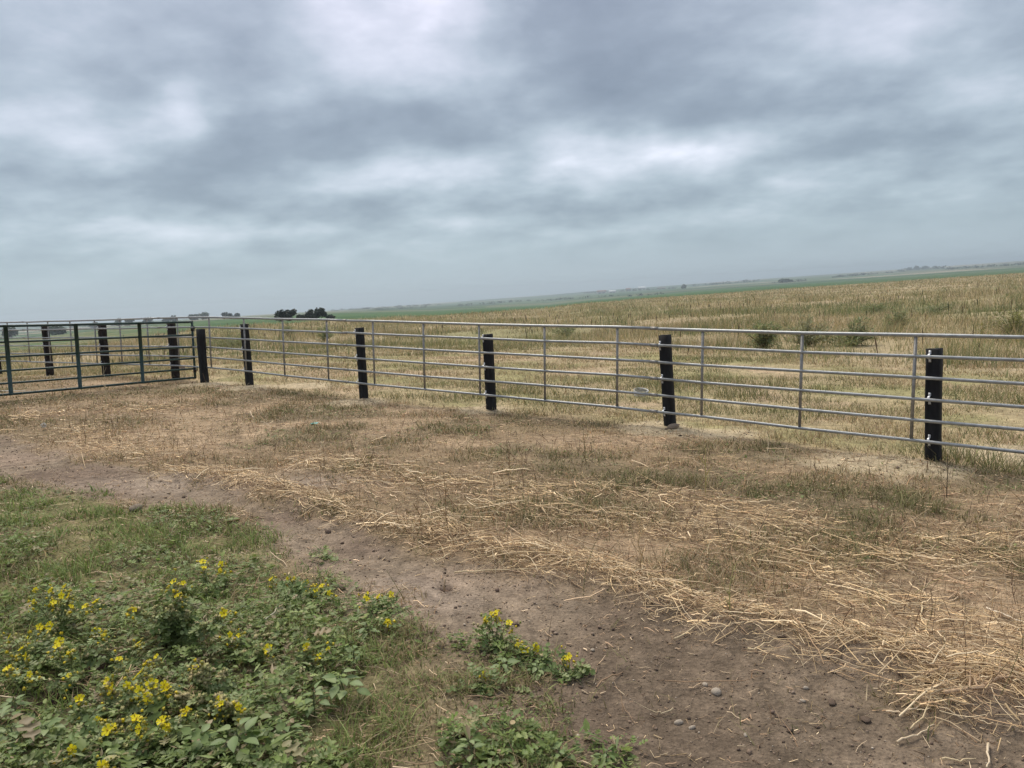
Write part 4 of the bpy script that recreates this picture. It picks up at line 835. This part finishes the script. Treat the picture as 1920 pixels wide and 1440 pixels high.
FW = [((330, 1215), .32, .20, [(326, 1091), (344, 1094), (253, 1145), (421, 1150), (333, 1118)], 'tallest bushy yellow-flowered weed standing up in the left corner', 380, 150),
      ((398, 1112), .13, .17, [(380, 1054), (415, 1058), (414, 1070), (382, 1066)], 'yellow-flowered weed farthest back, beside the bare track edge', 60, 8),
      ((110, 1185), .20, .30, [(67, 1106), (95, 1108), (122, 1101), (65, 1128), (100, 1130), (133, 1137), (160, 1137), (181, 1129), (116, 1117), (130, 1117)], 'wide pale yellow-flowered weed at the far left of the flower patch', 90, 24),
      ((575, 1135), .09, .26, [(509, 1087), (540, 1085), (552, 1085), (574, 1092), (592, 1108), (604, 1100), (616, 1112)], 'low spreading weed with a row of seven yellow flowers by the track', 90, 10),
      ((712, 1165), .09, .20, [(689, 1117), (710, 1121), (734, 1116), (726, 1167), (688, 1124)], 'low yellow-flowered weed rightmost of the main green patch', 70, 8),
      ((928, 1222), .15, .13, [(910, 1160), (930, 1151), (933, 1162), (955, 1170), (922, 1152)], 'upright yellow-flowered weed standing out on the bare dirt', 45, 10),
      ((990, 1248), .07, .16, [(972, 1210), (984, 1219), (1003, 1214)], 'low yellow-flowered weed right beside the upright one on the dirt', 60, 4),
      ((1064, 1268), .08, .09, [(1066, 1230), (1061, 1235)], 'small single-flowered weed at the right tip of the dirt clump', 26, 4),
      ((55, 1262), .15, .24, [(18, 1194), (49, 1197), (43, 1216), (74, 1176), (95, 1175), (16, 1255), (54, 1265), (50, 1230)], 'yellow-flowered weed at the left picture edge above the dark soil hollow', 80, 16),
      ((135, 1275), .14, .18, [(112, 1203), (107, 1213), (130, 1225), (130, 1267)], 'yellow-flowered weed just right of the left-edge one, beside a pale stone', 60, 10),
      ((225, 1252), .12, .20, [(195, 1192), (260, 1206), (181, 1183)], 'yellow-flowered weed left of the tallest one, with two flower heads', 60, 10),
      ((455, 1245), .12, .20, [(431, 1190), (449, 1193), (502, 1216)], 'yellow-flowered weed among dry stems right of the tallest one', 60, 14),
      ((600, 1275), .10, .18, [(576, 1213), (616, 1217), (602, 1232)], 'small yellow-flowered weed in the middle of the broad-leaved weeds', 50, 8),
      ((285, 1350), .20, .24, [(279, 1242), (294, 1231), (223, 1237), (240, 1285), (263, 1295), (285, 1283), (313, 1296), (277, 1307), (308, 1284), (263, 1262)], 'dense yellow-flowered weed in the middle of the flower patch, most flowers', 110, 34),
      ((400, 1335), .17, .24, [(367, 1252), (379, 1244), (412, 1312), (449, 1324), (415, 1320)], 'weed thick with pale seed burs right of the densest flowers', 130, 240),
      ((195, 1345), .12, .18, [(202, 1278), (212, 1294), (148, 1312)], 'yellow-flowered weed just right of the dark soil hollow', 55, 10),
      ((205, 1425), .12, .16, [(183, 1353), (202, 1370), (212, 1362)], 'yellow-flowered weed with three close heads near the bottom left', 50, 5),
      ((310, 1430), .16, .22, [(255, 1350), (304, 1352), (312, 1363), (351, 1335), (263, 1366)], 'yellow-flowered weed near the bottom edge below the densest flowers', 90, 16),
      ((140, 1462), .12, .18, [(134, 1405), (191, 1437)], 'yellow-flowered weed at the bottom edge with a single large flower', 60, 4),
      ((906, 1296), .06, .10, [(906, 1266)], 'tiny yellow-flowered weed between the two clumps on the dirt', 26, 2)]
for i, (bp, h, rad, fl, lab, nl, nb_) in enumerate(FW): flower_weed(bp, h, rad, fl, lab, int(nl * 1.3), nb_ * 2, i)

# ------------------------------------------------------------------ broad-leaved weeds: every leaf a part
def leaf_mesh(seed):
    r = np.random.default_rng(seed); us = np.array([0, .12, .3, .5, .7, .88, 1.0]); wv = np.array([.03, .17, .27, .28, .20, .09, 0.0])
    V = []
    for u, w in zip(us, wv): 
        zc = -.22 * u * u; V += [(u, w, zc + w * .22 + r.normal(0, .008)), (u, 0, zc), (u, -w, zc + w * .22 + r.normal(0, .008))]
    F = []
    for i in range(len(us) - 1):
        a = i * 3; F += [(a, a + 1, a + 4, a + 3), (a + 1, a + 2, a + 5, a + 4)]
    base = np.array([(.18, .245, .09), (.21, .28, .11), (.155, .22, .075), (.27, .33, .145)])[seed % 4]
    C = np.tile(base, (len(V), 1)); C[1::3] *= 1.25
    me = np_mesh('leaf', np.array(V), [np.array(F)], C, True); me.materials.append(M_LEAF); return me
LEAVES = [leaf_mesh(i) for i in range(8)]
def broad_weed(px, h, nl, size, label, seed):
    g = GH(*px); g[2] = gz1(g[0], g[1]) - .004; r = np.random.default_rng(900 + seed); t = empty('broadleaf_weed', g, label, 'plant', 'broad-leaved weeds in the near left corner')
    mb = MB(); lean = r.normal(0, .15, 2) * h; P = np.array([[(0, 0, 0), (lean[0] * .4, lean[1] * .4, h * .5), (lean[0], lean[1], h)]]); tubes(mb, P, np.array([[.004, .0032, .002]]), np.array([.17, .20, .09]), 6)
    pet = []
    for i in range(nl):
        q = .25 + .75 * (i + .5) / nl; b0 = np.array([lean[0] * q, lean[1] * q, h * q]); yaw = i * 2.4 + r.normal(0, .3); pl = size * r.uniform(.3, .8) * (1.2 - .7 * q); pit = r.uniform(.1, .6)
        e = b0 + np.array([math.cos(yaw) * math.cos(pit), math.sin(yaw) * math.cos(pit), math.sin(pit)]) * pl; pet.append((b0, (b0 + e) / 2 + [0, 0, .003], e))
        lf = link('leaf', LEAVES[r.integers(8)], None, t, e); lf.rotation_euler = (r.normal(0, .25), -r.uniform(-.15, .45), yaw + r.normal(0, .2)); lf.scale = (size * (1.15 - .45 * q) * r.uniform(.8, 1.15),) * 3
    tubes(mb, np.array(pet), .0013, np.array([.17, .21, .10]), 4); link('stem', mb.mesh('stem'), M_LEAF, t)
BW = [((455, 1432), .14, 12, .085, 'large pale broad-leaved weed at the bottom edge left of centre'), ((650, 1320), .12, 13, .078, 'broad-leaved weed with the biggest leaf, in the right part of the green patch'), ((590, 1345), .10, 12, .062, 'broad-leaved weed just left of the biggest-leaved one'),
      ((690, 1205), .07, 10, .05, 'small broad-leaved weed close to the track below the rightmost flowers'), ((545, 1400), .09, 12, .06, 'broad-leaved weed at the bottom between the large pale one and the dry patch'), ((890, 1432), .09, 11, .048, 'broad-leaved weed with an upright tip at the bottom edge on the dry patch'),
      ((965, 1440), .06, 11, .042, 'low broad-leaved weed at the bottom edge right of the upright one'), ((1050, 1438), .08, 12, .042, 'broad-leaved weed at the bottom edge under the track middle'), ((1135, 1428), .05, 9, .034, 'rightmost small broad-leaved weed at the bottom edge of the track'), ((30, 1412), .10, 14, .062, 'broad-leaved weed in the very bottom left corner'),
      ((95, 1395), .09, 14, .06, 'broad-leaved weed below the dark soil hollow'), ((375, 1432), .12, 13, .066, 'broad-leaved weed between the bottom flowers and the large pale one'), ((165, 1370), .07, 12, .05, 'broad-leaved weed with rounded leaves right of the dark hollow'), ((40, 1345), .08, 13, .055, 'broad-leaved weed at the left edge, level with the dark hollow'),
      ((945, 1265), .06, 10, .05, 'broad-leaved weed under the upright flowers on the dirt'), ((1010, 1268), .05, 9, .042, 'broad-leaved weed at the right of the clump on the dirt'), ((470, 1345), .08, 12, .052, 'broad-leaved weed below the pale seed burs'), ((250, 1445), .09, 12, .06, 'broad-leaved weed cut by the bottom edge among the lowest flowers'), ((665, 1255), .08, 12, .05, 'broad-leaved weed above the biggest-leaved one, near the dry stems')]
for i, (p, h, nl, sz, lab) in enumerate(BW): broad_weed(p, h, nl, sz, lab, i)

# ------------------------------------------------------------------ shrubs in the field
def shrub(px, py, dist, hpx, wpx, label, seed, cols, wispy=.5):
    d = pray(px, py); d = d / math.hypot(d[0], d[1]); x, y = d[0] * dist, d[1] * dist; dist, x, y, z = seen_foot(d, dist); H, Wd = hpx / F_PX * dist, wpx / F_PX * dist; r = np.random.default_rng(seed)
    t = empty('shrub', (x, y, z - .02), label, 'shrub', 'green shrubs in the dry field'); n = 46; mb = MB(); a = r.uniform(0, 6.28, n); sp = r.random(n) ** .6 * Wd * .62 * (1 + .5 * np.sin(a * 2 + seed) * r.random(n)); hh = H * 1.3 * r.uniform(.35, 1.1, n) * (1 - .35 * (sp / (Wd * .5)) ** 2)
    P = np.stack([np.stack([np.cos(a) * sp * q ** 1.2, np.sin(a) * sp * q ** 1.2, hh * q ** .85], 1) for q in (0, .4, .75, 1)], 1); tubes(mb, P, np.array([[.010, .008, .006, .003]]) * np.ones((n, 1)), np.array([.13, .12, .06]), 4); link('stem', mb.mesh('stem'), M_BARK, t)
    m = 1700; mb = MB(); j = r.integers(0, n, m); q = r.uniform(.18, 1.0, m) * 3; i = np.minimum(q.astype(int), 2); f = (q - i)[:, None]; pos = P[j, i] * (1 - f) + P[j, i + 1] * f + r.normal(0, .035 * Wd ** .5, (m, 3)); pos[:, 2] = np.maximum(pos[:, 2], .02); cols = list(cols) + [(.36, .32, .17), (.30, .30, .14)]
    stamp(mb, NARROW[0], NARROW[1], pos, frames(r.uniform(0, 6.28, m), r.uniform(-.2, 1.2, m), r.uniform(-1, 1, m)), r.uniform(.08, .17, m), np.asarray(cols)[r.integers(0, len(cols), m)] * np.exp(r.normal(0, .22, (m, 1))))
    o = link('foliage', mb.mesh('foliage'), M_LEAF, t); o['kind'] = 'stuff'
SG = [(.19, .24, .09), (.24, .285, .115), (.15, .20, .075), (.31, .34, .16)]; SP = [(.28, .29, .15), (.33, .32, .19), (.23, .25, .12)]; SYL = [(.24, .25, .07), (.18, .20, .06), (.28, .28, .09)]
SH = [(1432, 655, 20.5, 42, 62, 'darkest green shrub above the top rail in the right half', SG), (1512, 650, 21, 48, 66, 'pale green shrub right of the darkest green shrub', SP), (1600, 648, 21, 42, 54, 'green shrub above the top rail midway between pale shrub and round bush', SG + SP), (1684, 616, 28, 30, 34, 'small round dense green bush farther back in the right field', SG),
      (1905, 640, 19, 50, 60, 'yellow-green shrub at the right edge of the picture', SYL), (1062, 632, 27, 22, 50, 'soft green shrub above the rails near the picture centre', SG + SP), (1640, 585, 50, 13, 40, 'low dark green bush far out in the right field', SG), (1750, 590, 42, 16, 50, 'wide low olive bush at the right, behind the small round bush', SG + SP),
      (610, 640, 30, 24, 26, 'green upright shrub below the dark tree clump', SG), (432, 652, 26, 26, 70, 'low grey-green shrub just right of the gate post', SP + SG), (542, 632, 32, 22, 18, 'thin leafy green shrub left of the tall black post, below the trees', SG), (1120, 588, 60, 8, 40, 'low green bush on the rise above the middle rails', SG)]
for i, (px, py, ds, hp, wp, lab, cc) in enumerate(SH): shrub(px, py, ds, hp * .92, wp * 1.4, lab, 300 + i, cc)

# ------------------------------------------------------------------ standing dead weeds
def dead_weed(bpx, hm, lab, seed, col=(.24, .15, .08), lean=(0, 0), nb_=5, r0=.0042):
    hm *= 1.15
    g = GH(*bpx); g[2] = gz1(g[0], g[1]) - .01; r = np.random.default_rng(seed); t = empty('dead_weed', g, lab, 'dry plant', 'dead weeds standing in the yard')
    mb = MB(); P = np.array([(lean[0] * q * hm + r.normal(0, .006), lean[1] * q * hm, hm * q) for q in np.linspace(0, 1, 6)]); P[0] = 0; tubes(mb, P[None], np.linspace(r0, r0 * .4, 6)[None], np.array(col), 5); st_ = link('stem', mb.mesh('stem'), M_STRAW, t)
    for i in range(nb_):
        q = r.uniform(.2, .9); b0 = P[int(q * 5)] ; a = r.uniform(0, 6.28); ln = hm * r.uniform(.12, .32); d = np.array([math.cos(a) * .55, math.sin(a) * .55, .8]); mb = MB(); tubes(mb, np.array([(b0, b0 + d * ln * .5, b0 + d * ln + [0, 0, .01])]), np.array([[r0 * .6, r0 * .5, r0 * .3]]), np.array(col) * 1.1, 4); link('branch', mb.mesh('branch'), M_STRAW, t)
DW = [((838, 1000), .36, 'tall reddish dead weed rising from the near straw row, left of centre', (.30, .19, .10), (.01, 0)), ((793, 1005), .22, 'shorter dead weed left of the tall reddish one', (.34, .22, .12), (-.1, 0)), ((1203, 1092), .32, 'thin pale dead stalk standing upright in the middle of the straw row', (.55, .40, .20), (.0, 0)), ((1775, 932), .34, 'dark thin dead stalk standing below the nearest fence post', (.10, .075, .045), (.02, 0)),
      ((199, 752), .50, 'pale dead stalk leaning against the bottom bar of the green gate', (.60, .50, .30), (-.12, .3)), ((735, 845), .34, 'pale upright dead stalk in the stubble left of the middle post', (.50, .38, .20), (.03, 0)), ((1323, 930), .36, 'yellowish dead weed standing in the stubble below the leaning post', (.45, .38, .14), (.02, 0)), ((1530, 905), .20, 'brown dead weed between the two right posts in the stubble', (.20, .14, .08), (-.05, 0)),
      ((158, 830), .34, 'brown leaning dead weed at the left beside the white puff', (.26, .17, .09), (.18, 0)), ((200, 830), .40, 'tall thin pale dead weed right of the leaning brown one', (.46, .34, .18), (0, 0)), ((1370, 1170), .24, 'greenish dead weed clump standing at the front of the straw row', (.42, .38, .16), (.05, 0)), ((402, 668), .42, 'pale stalk with yellow tip just right of the gate post', (.55, .50, .16), (.02, 0)), ((955, 885), .25, 'brown branching dead weed below the middle post', (.28, .18, .10), (.05, 0)), ((1100, 875), .32, 'thin olive dead weed right of the middle post', (.24, .2, .09), (-.05, 0))]
for i, (p, h, lab, c, le) in enumerate(DW): dead_weed(p, h, lab, 700 + i, c, le, 7 if i in (0, 1, 6, 8, 10, 12) else 4)

# ------------------------------------------------------------------ single stalks and sticks on the dirt
def stick(pts, r, lab, twigs=0, seed=0, col=(.66, .52, .31), lift=.012):
    P = np.array([GH(*p) for p in pts]); u = np.linspace(0, 1, 9); k = np.linspace(0, 1, len(P)); C_ = np.stack([np.interp(u, k, P[:, i]) for i in range(3)], 1); rr = np.random.default_rng(seed); C_[1:-1, :2] += rr.normal(0, .004, (7, 2)); C_[:, 2] = gz(C_[:, 0], C_[:, 1]) + lift + np.abs(rr.normal(0, .004, 9))
    base = C_[0].copy(); mb = MB(); tubes(mb, C_[None], np.linspace(r, r * .55, 9)[None], np.array(col), 7, caps=True); me = mb.mesh('dry_stalk', base, True); o = link('dry_stalk', me, M_STRAW, None, base); tag(o, lab, 'stalk', 'single dry stalks lying on the ground')
    for q in range(twigs):
        i = rr.integers(2, 8); a = math.atan2(*(C_[8] - C_[0])[[1, 0]]) + rr.choice([-1, 1]) * rr.uniform(.4, .9); ln = rr.uniform(.08, .2); e = C_[i] + np.array([math.cos(a) * ln, math.sin(a) * ln, 0]); m_ = (C_[i] + e) / 2; m_[2] += rr.uniform(0, .02); e[2] = gz1(e[0], e[1]) + rr.uniform(.005, .05); mb = MB(); tubes(mb, np.array([[C_[i], m_, e]]), np.array([[r * .5, r * .4, r * .25]]), np.array(col) * .95, 5); link('twig', mb.mesh('twig', base, True), M_STRAW, o)
stick([(852, 1078), (900, 1077), (960, 1080), (1035, 1084)], .0045, 'long straight pale stalk lying at the edge of the dirt beside the hole', 2, 1)
stick([(1264, 1198), (1300, 1185), (1352, 1160)], .0038, 'pale stalk poking out of the straw row onto the dirt', 0, 2); stick([(1402, 1221), (1430, 1219), (1455, 1210)], .0042, 'short bent pale stalk lying alone on the dirt below the straw', 1, 3)
stick([(1770, 1335), (1830, 1330), (1880, 1308), (1930, 1280)], .0085, 'thick forked woody stalk at the right edge, biggest on the ground', 7, 4, (.52, .36, .22), .03); stick([(1662, 1337), (1690, 1343), (1742, 1340)], .0045, 'wavy pale stalk lying left of the thick forked one', 0, 5, (.70, .55, .36)); stick([(1682, 1388), (1720, 1380), (1752, 1367)], .0042, 'curved pale stalk lying lowest on the right dirt', 0, 6, (.70, .55, .36))
stick([(1707, 1368), (1738, 1350), (1746, 1325)], .0036, 'thin curved stalk standing off the end of the wavy pale stalk', 0, 7); stick([(1853, 1398), (1856, 1420), (1850, 1440)], .0048, 'short stout pale stalk at the bottom edge on the right', 0, 8, (.70, .56, .38)); stick([(1850, 1144), (1885, 1158), (1930, 1176)], .0060, 'bleached thick stalk at the right edge above the straw row', 0, 9, (.74, .62, .46))
stick([(1613, 1190), (1650, 1222), (1692, 1272)], .0050, 'long pale stalk slanting out of the straw row at the right', 2, 10); stick([(1660, 1296), (1690, 1290), (1745, 1292)], .0040, 'flat pale stalk lying below the slanting one', 2, 11); stick([(1765, 1420), (1800, 1424), (1830, 1423)], .0036, 'thin straight stalk near the bottom right of the dirt', 0, 12); stick([(1668, 1140), (1720, 1139), (1770, 1136)], .0050, 'straight stalk lying flat behind the straw row at the right', 0, 13); stick([(1728, 1138), (1727, 1165), (1740, 1205)], .0045, 'bent stalk crossing the flat straight one behind the straw row', 0, 14)
stick([(846, 1050), (818, 1058), (808, 1052)], .004, 'short hooked stalk at the track edge above the hole', 0, 15); stick([(500, 1190), (520, 1165), (535, 1160)], .0045, 'bleached bent stem lying over the weeds right of the tall bush', 0, 16, (.5, .45, .32), .06); stick([(663, 1403), (690, 1408), (740, 1398)], .0032, 'pale stem lying on the dry grass near the bottom centre', 3, 17)
stick([(1262, 1325), (1240, 1335), (1225, 1330)], .003, 'small crooked stem lying on the bare dirt near the pale pebbles', 1, 18, (.5, .4, .25))
g = GH(832, 1107); g[2] = gz1(g[0], g[1]) - .02; o = link('stub_stick', tube_mesh('stub_stick', [(0, 0, 0), (.004, 0, .05), (.012, .004, .09)], .0045, 7), M_STICK, None, g); tag(o, 'short pale stub of stick standing upright in the small hole in the dirt', 'stick')

# ------------------------------------------------------------------ pebbles and clods
def rock_mesh(name, seed, flat=.6):
    r = np.random.default_rng(seed); V = []; nu, nv = 9, 6
    for j in range(1, nv):
        for i in range(nu):
            a, b2 = i / nu * 2 * PI, j / nv * PI; q = 1 + .18 * math.sin(a * 2 + seed) * math.sin(b2) + r.normal(0, .06); V.append((math.sin(b2) * math.cos(a) * q * 1.2, math.sin(b2) * math.sin(a) * q * .9, math.cos(b2) * q * flat))
    F = [(j * nu + i, (j + 1) * nu + i, (j + 1) * nu + (i + 1) % nu, j * nu + (i + 1) % nu) for j in range(nv - 2) for i in range(nu)]; V += [(0, 0, flat), (0, 0, -flat)]; k = len(V)
    F3 = [(k - 2, i, (i + 1) % nu) for i in range(nu)] + [(k - 1, (nv - 2) * nu + (i + 1) % nu, (nv - 2) * nu + i) for i in range(nu)]
    return np_mesh(name, np.array(V), [np.array(F3), np.array(F)], np.full((k, 3), .5), True)
PEB = [((1343, 1293), 10, 'largest pale pebble on the bare dirt at the bottom right', 0), ((1322, 1278), 6.5, 'pale pebble just up and left of the largest one', 0), ((1272, 1345), 8, 'round white pebble on the dirt left of the largest pebble', 0), ((1297, 1354), 6, 'small pale pebble right beside the round white one', 0), ((1511, 1284), 5, 'small white pebble on the dirt below the straw row', 0), ((1505, 1309), 5, 'small brownish pebble below the small white one', 0), ((1745, 1286), 5, 'white pebble near the right straw, above the stalks', 0),
       ((1111, 1213), 5, 'lone white pebble on the dirt right of the upright flowers', 0), ((1398, 1372), 5, 'white pebble low on the dirt near the bottom right', 0), ((99, 1226), 13, 'pale tan stone among the yellow flowers at the left', 0), ((255, 957), 13, 'brown-grey stone at the far edge of the green weeds', 0), ((1262, 809), 11, 'pale stone at the foot of the leaning black post', 0), ((703, 1140), 6, 'white pebble beside the rightmost yellow flowers of the patch', 0),
       ((1623, 1345), 13, 'dark clod of soil on the dirt at the right', 1), ((1560, 1311), 13, 'dark flat clod left of and above the dark clod', 1), ((1466, 1207), 10, 'dark clod at the front edge of the straw row', 1), ((1458, 1336), 7, 'small dark clod right of the largest pebble', 1), ((1308, 1112), 13, 'dark clod half hidden in the straw row', 1), ((1455, 1185), 9, 'grey clod under stalks at the edge of the straw row', 1)]
for i, (p, rp_, lab, dk) in enumerate(PEB):
    g = GH(*p); ds = np.linalg.norm(g - CAM); s = rp_ / F_PX * ds * (.85 if not dk else .62); g[2] = gz1(g[0], g[1]) + s * .28
    o = link('soil_clod' if dk else 'pebble', rock_mesh('rock', 30 + i, rng.uniform(.5, .75) if not dk else .32), M_CLOD if dk else M_BROWN if i in (10, 11) else M_STONE, None, g); o.scale = (s, s, s); o.rotation_euler = (random.uniform(-.2, .2), random.uniform(-.2, .2), random.uniform(0, 3)); tag(o, lab, 'clod' if dk else 'stone', 'clods on the dirt' if dk else 'pebbles lying about')

# ------------------------------------------------------------------ small things by the fence
g = GH(1202, 747); g[2] = gz1(g[0], g[1]) + .02; mb = MB()
for q in range(6):
    a = np.linspace(0, 2 * PI, 25); r_ = .105 + random.uniform(-.012, .012); tl = random.uniform(-.06, .06); tubes(mb, np.array([np.stack([np.cos(a) * r_, np.sin(a) * r_, .012 * q + tl * np.cos(a) * .3], 1)]), .006, np.array([.4, .4, .4]), 5)
o = link('wire_coil', mb.mesh('wire_coil', None, True), M_WIRE, None, g + np.array([0, 0, .035])); o.rotation_euler = (.22, .05, 0); tag(o, 'grey coil of wire lying on the grass just beyond the fence', 'wire coil')
g = GH(335, 689); g[2] = gz1(g[0], g[1]) + .05; o = link('dark_lump', rock_mesh('rock', 77, .7), M_CLOD, None, g); o.scale = (.13, .11, .10); tag(o, 'dark lump on the ground seen between gate end and bottom fence rail', 'clod')
a, b2 = GH(-60, 737), GH(48, 733); o = link('pale_pipe', tube_mesh('pale_pipe', [a - a + [0, 0, 0], b2 - a + [0, 0, gz1(b2[0], b2[1]) - gz1(a[0], a[1])]], .018, 8), M_PALEPIPE, None, (a[0], a[1], gz1(a[0], a[1]) + .03)); tag(o, 'pale length of pipe lying under the green gate at the left edge', 'pipe')
g = GH(82, 806, .0); g[2] = gz1(g[0], g[1]); e = empty('seed_puff', g, 'round white seed puff on a stalk at the left by the dirt track', 'dry plant'); mb = MB(); tubes(mb, np.array([[(0, 0, 0), (.005, 0, .05)]]), .003, np.array([.4, .32, .18]), 5); link('stem', mb.mesh('stem'), M_STRAW, e)
mb = MB(); n = 90; v = rng.normal(size=(n, 3)); v /= np.linalg.norm(v, axis=1, keepdims=True); tubes(mb, np.stack([v * .004, v * .034], 1) + np.array([.005, 0, .065]), np.array([[.002, .004]]) * np.ones((n, 1)), np.array([.78, .74, .66]), 4); link('puff', mb.mesh('puff'), M_STRAW, e)
g = GH(590, 799); g[2] = gz1(g[0], g[1]) + .02; uu, vv = np.meshgrid(np.linspace(-1, 1, 6), np.linspace(-1, 1, 5), indexing='ij'); V = np.stack([uu * .045, vv * .03, rng.normal(0, .009, uu.shape)], -1).reshape(-1, 3); ix = np.arange(30).reshape(6, 5); Fq = np.stack([ix[:-1, :-1], ix[1:, :-1], ix[1:, 1:], ix[:-1, 1:]], -1).reshape(-1, 4); top = V + [0, 0, .003]; o = link('plastic_scrap', np_mesh('plastic_scrap', np.vstack([V, top]), [np.vstack([Fq[:, ::-1], Fq + 30])], np.full((60, 3), .5)), M_TEAL, None, g); tag(o, 'tiny crumpled teal plastic scrap lying in the stubble left of centre', 'litter')

# ------------------------------------------------------------------ haze over the far country
V = np.array([(sx_ * 6400, sy_ * 6400, z_) for z_ in (-110, 45) for sx_, sy_ in ((-1, -1), (1, -1), (1, 1), (-1, 1))], float)
hz_me = np_mesh('haze', V, [np.array([(0, 3, 2, 1), (4, 5, 6, 7), (0, 1, 5, 4), (1, 2, 6, 5), (2, 3, 7, 6), (3, 0, 4, 7)])])
hm = bpy.data.materials.new('haze_air'); hm.use_nodes = True; t = hm.node_tree; t.nodes.clear(); out = t.nodes.new('ShaderNodeOutputMaterial'); pv = t.nodes.new('ShaderNodeVolumePrincipled'); pv.inputs['Color'].default_value = (.82, .93, 1.0, 1); pv.inputs['Anisotropy'].default_value = .55; pv.inputs['Density'].default_value = 2.9e-4; t.links.new(pv.outputs[0], out.inputs['Volume'])
o = link('haze', hz_me, hm); tag(o, 'pale haze that greys the far fields', 'haze', kind='stuff')
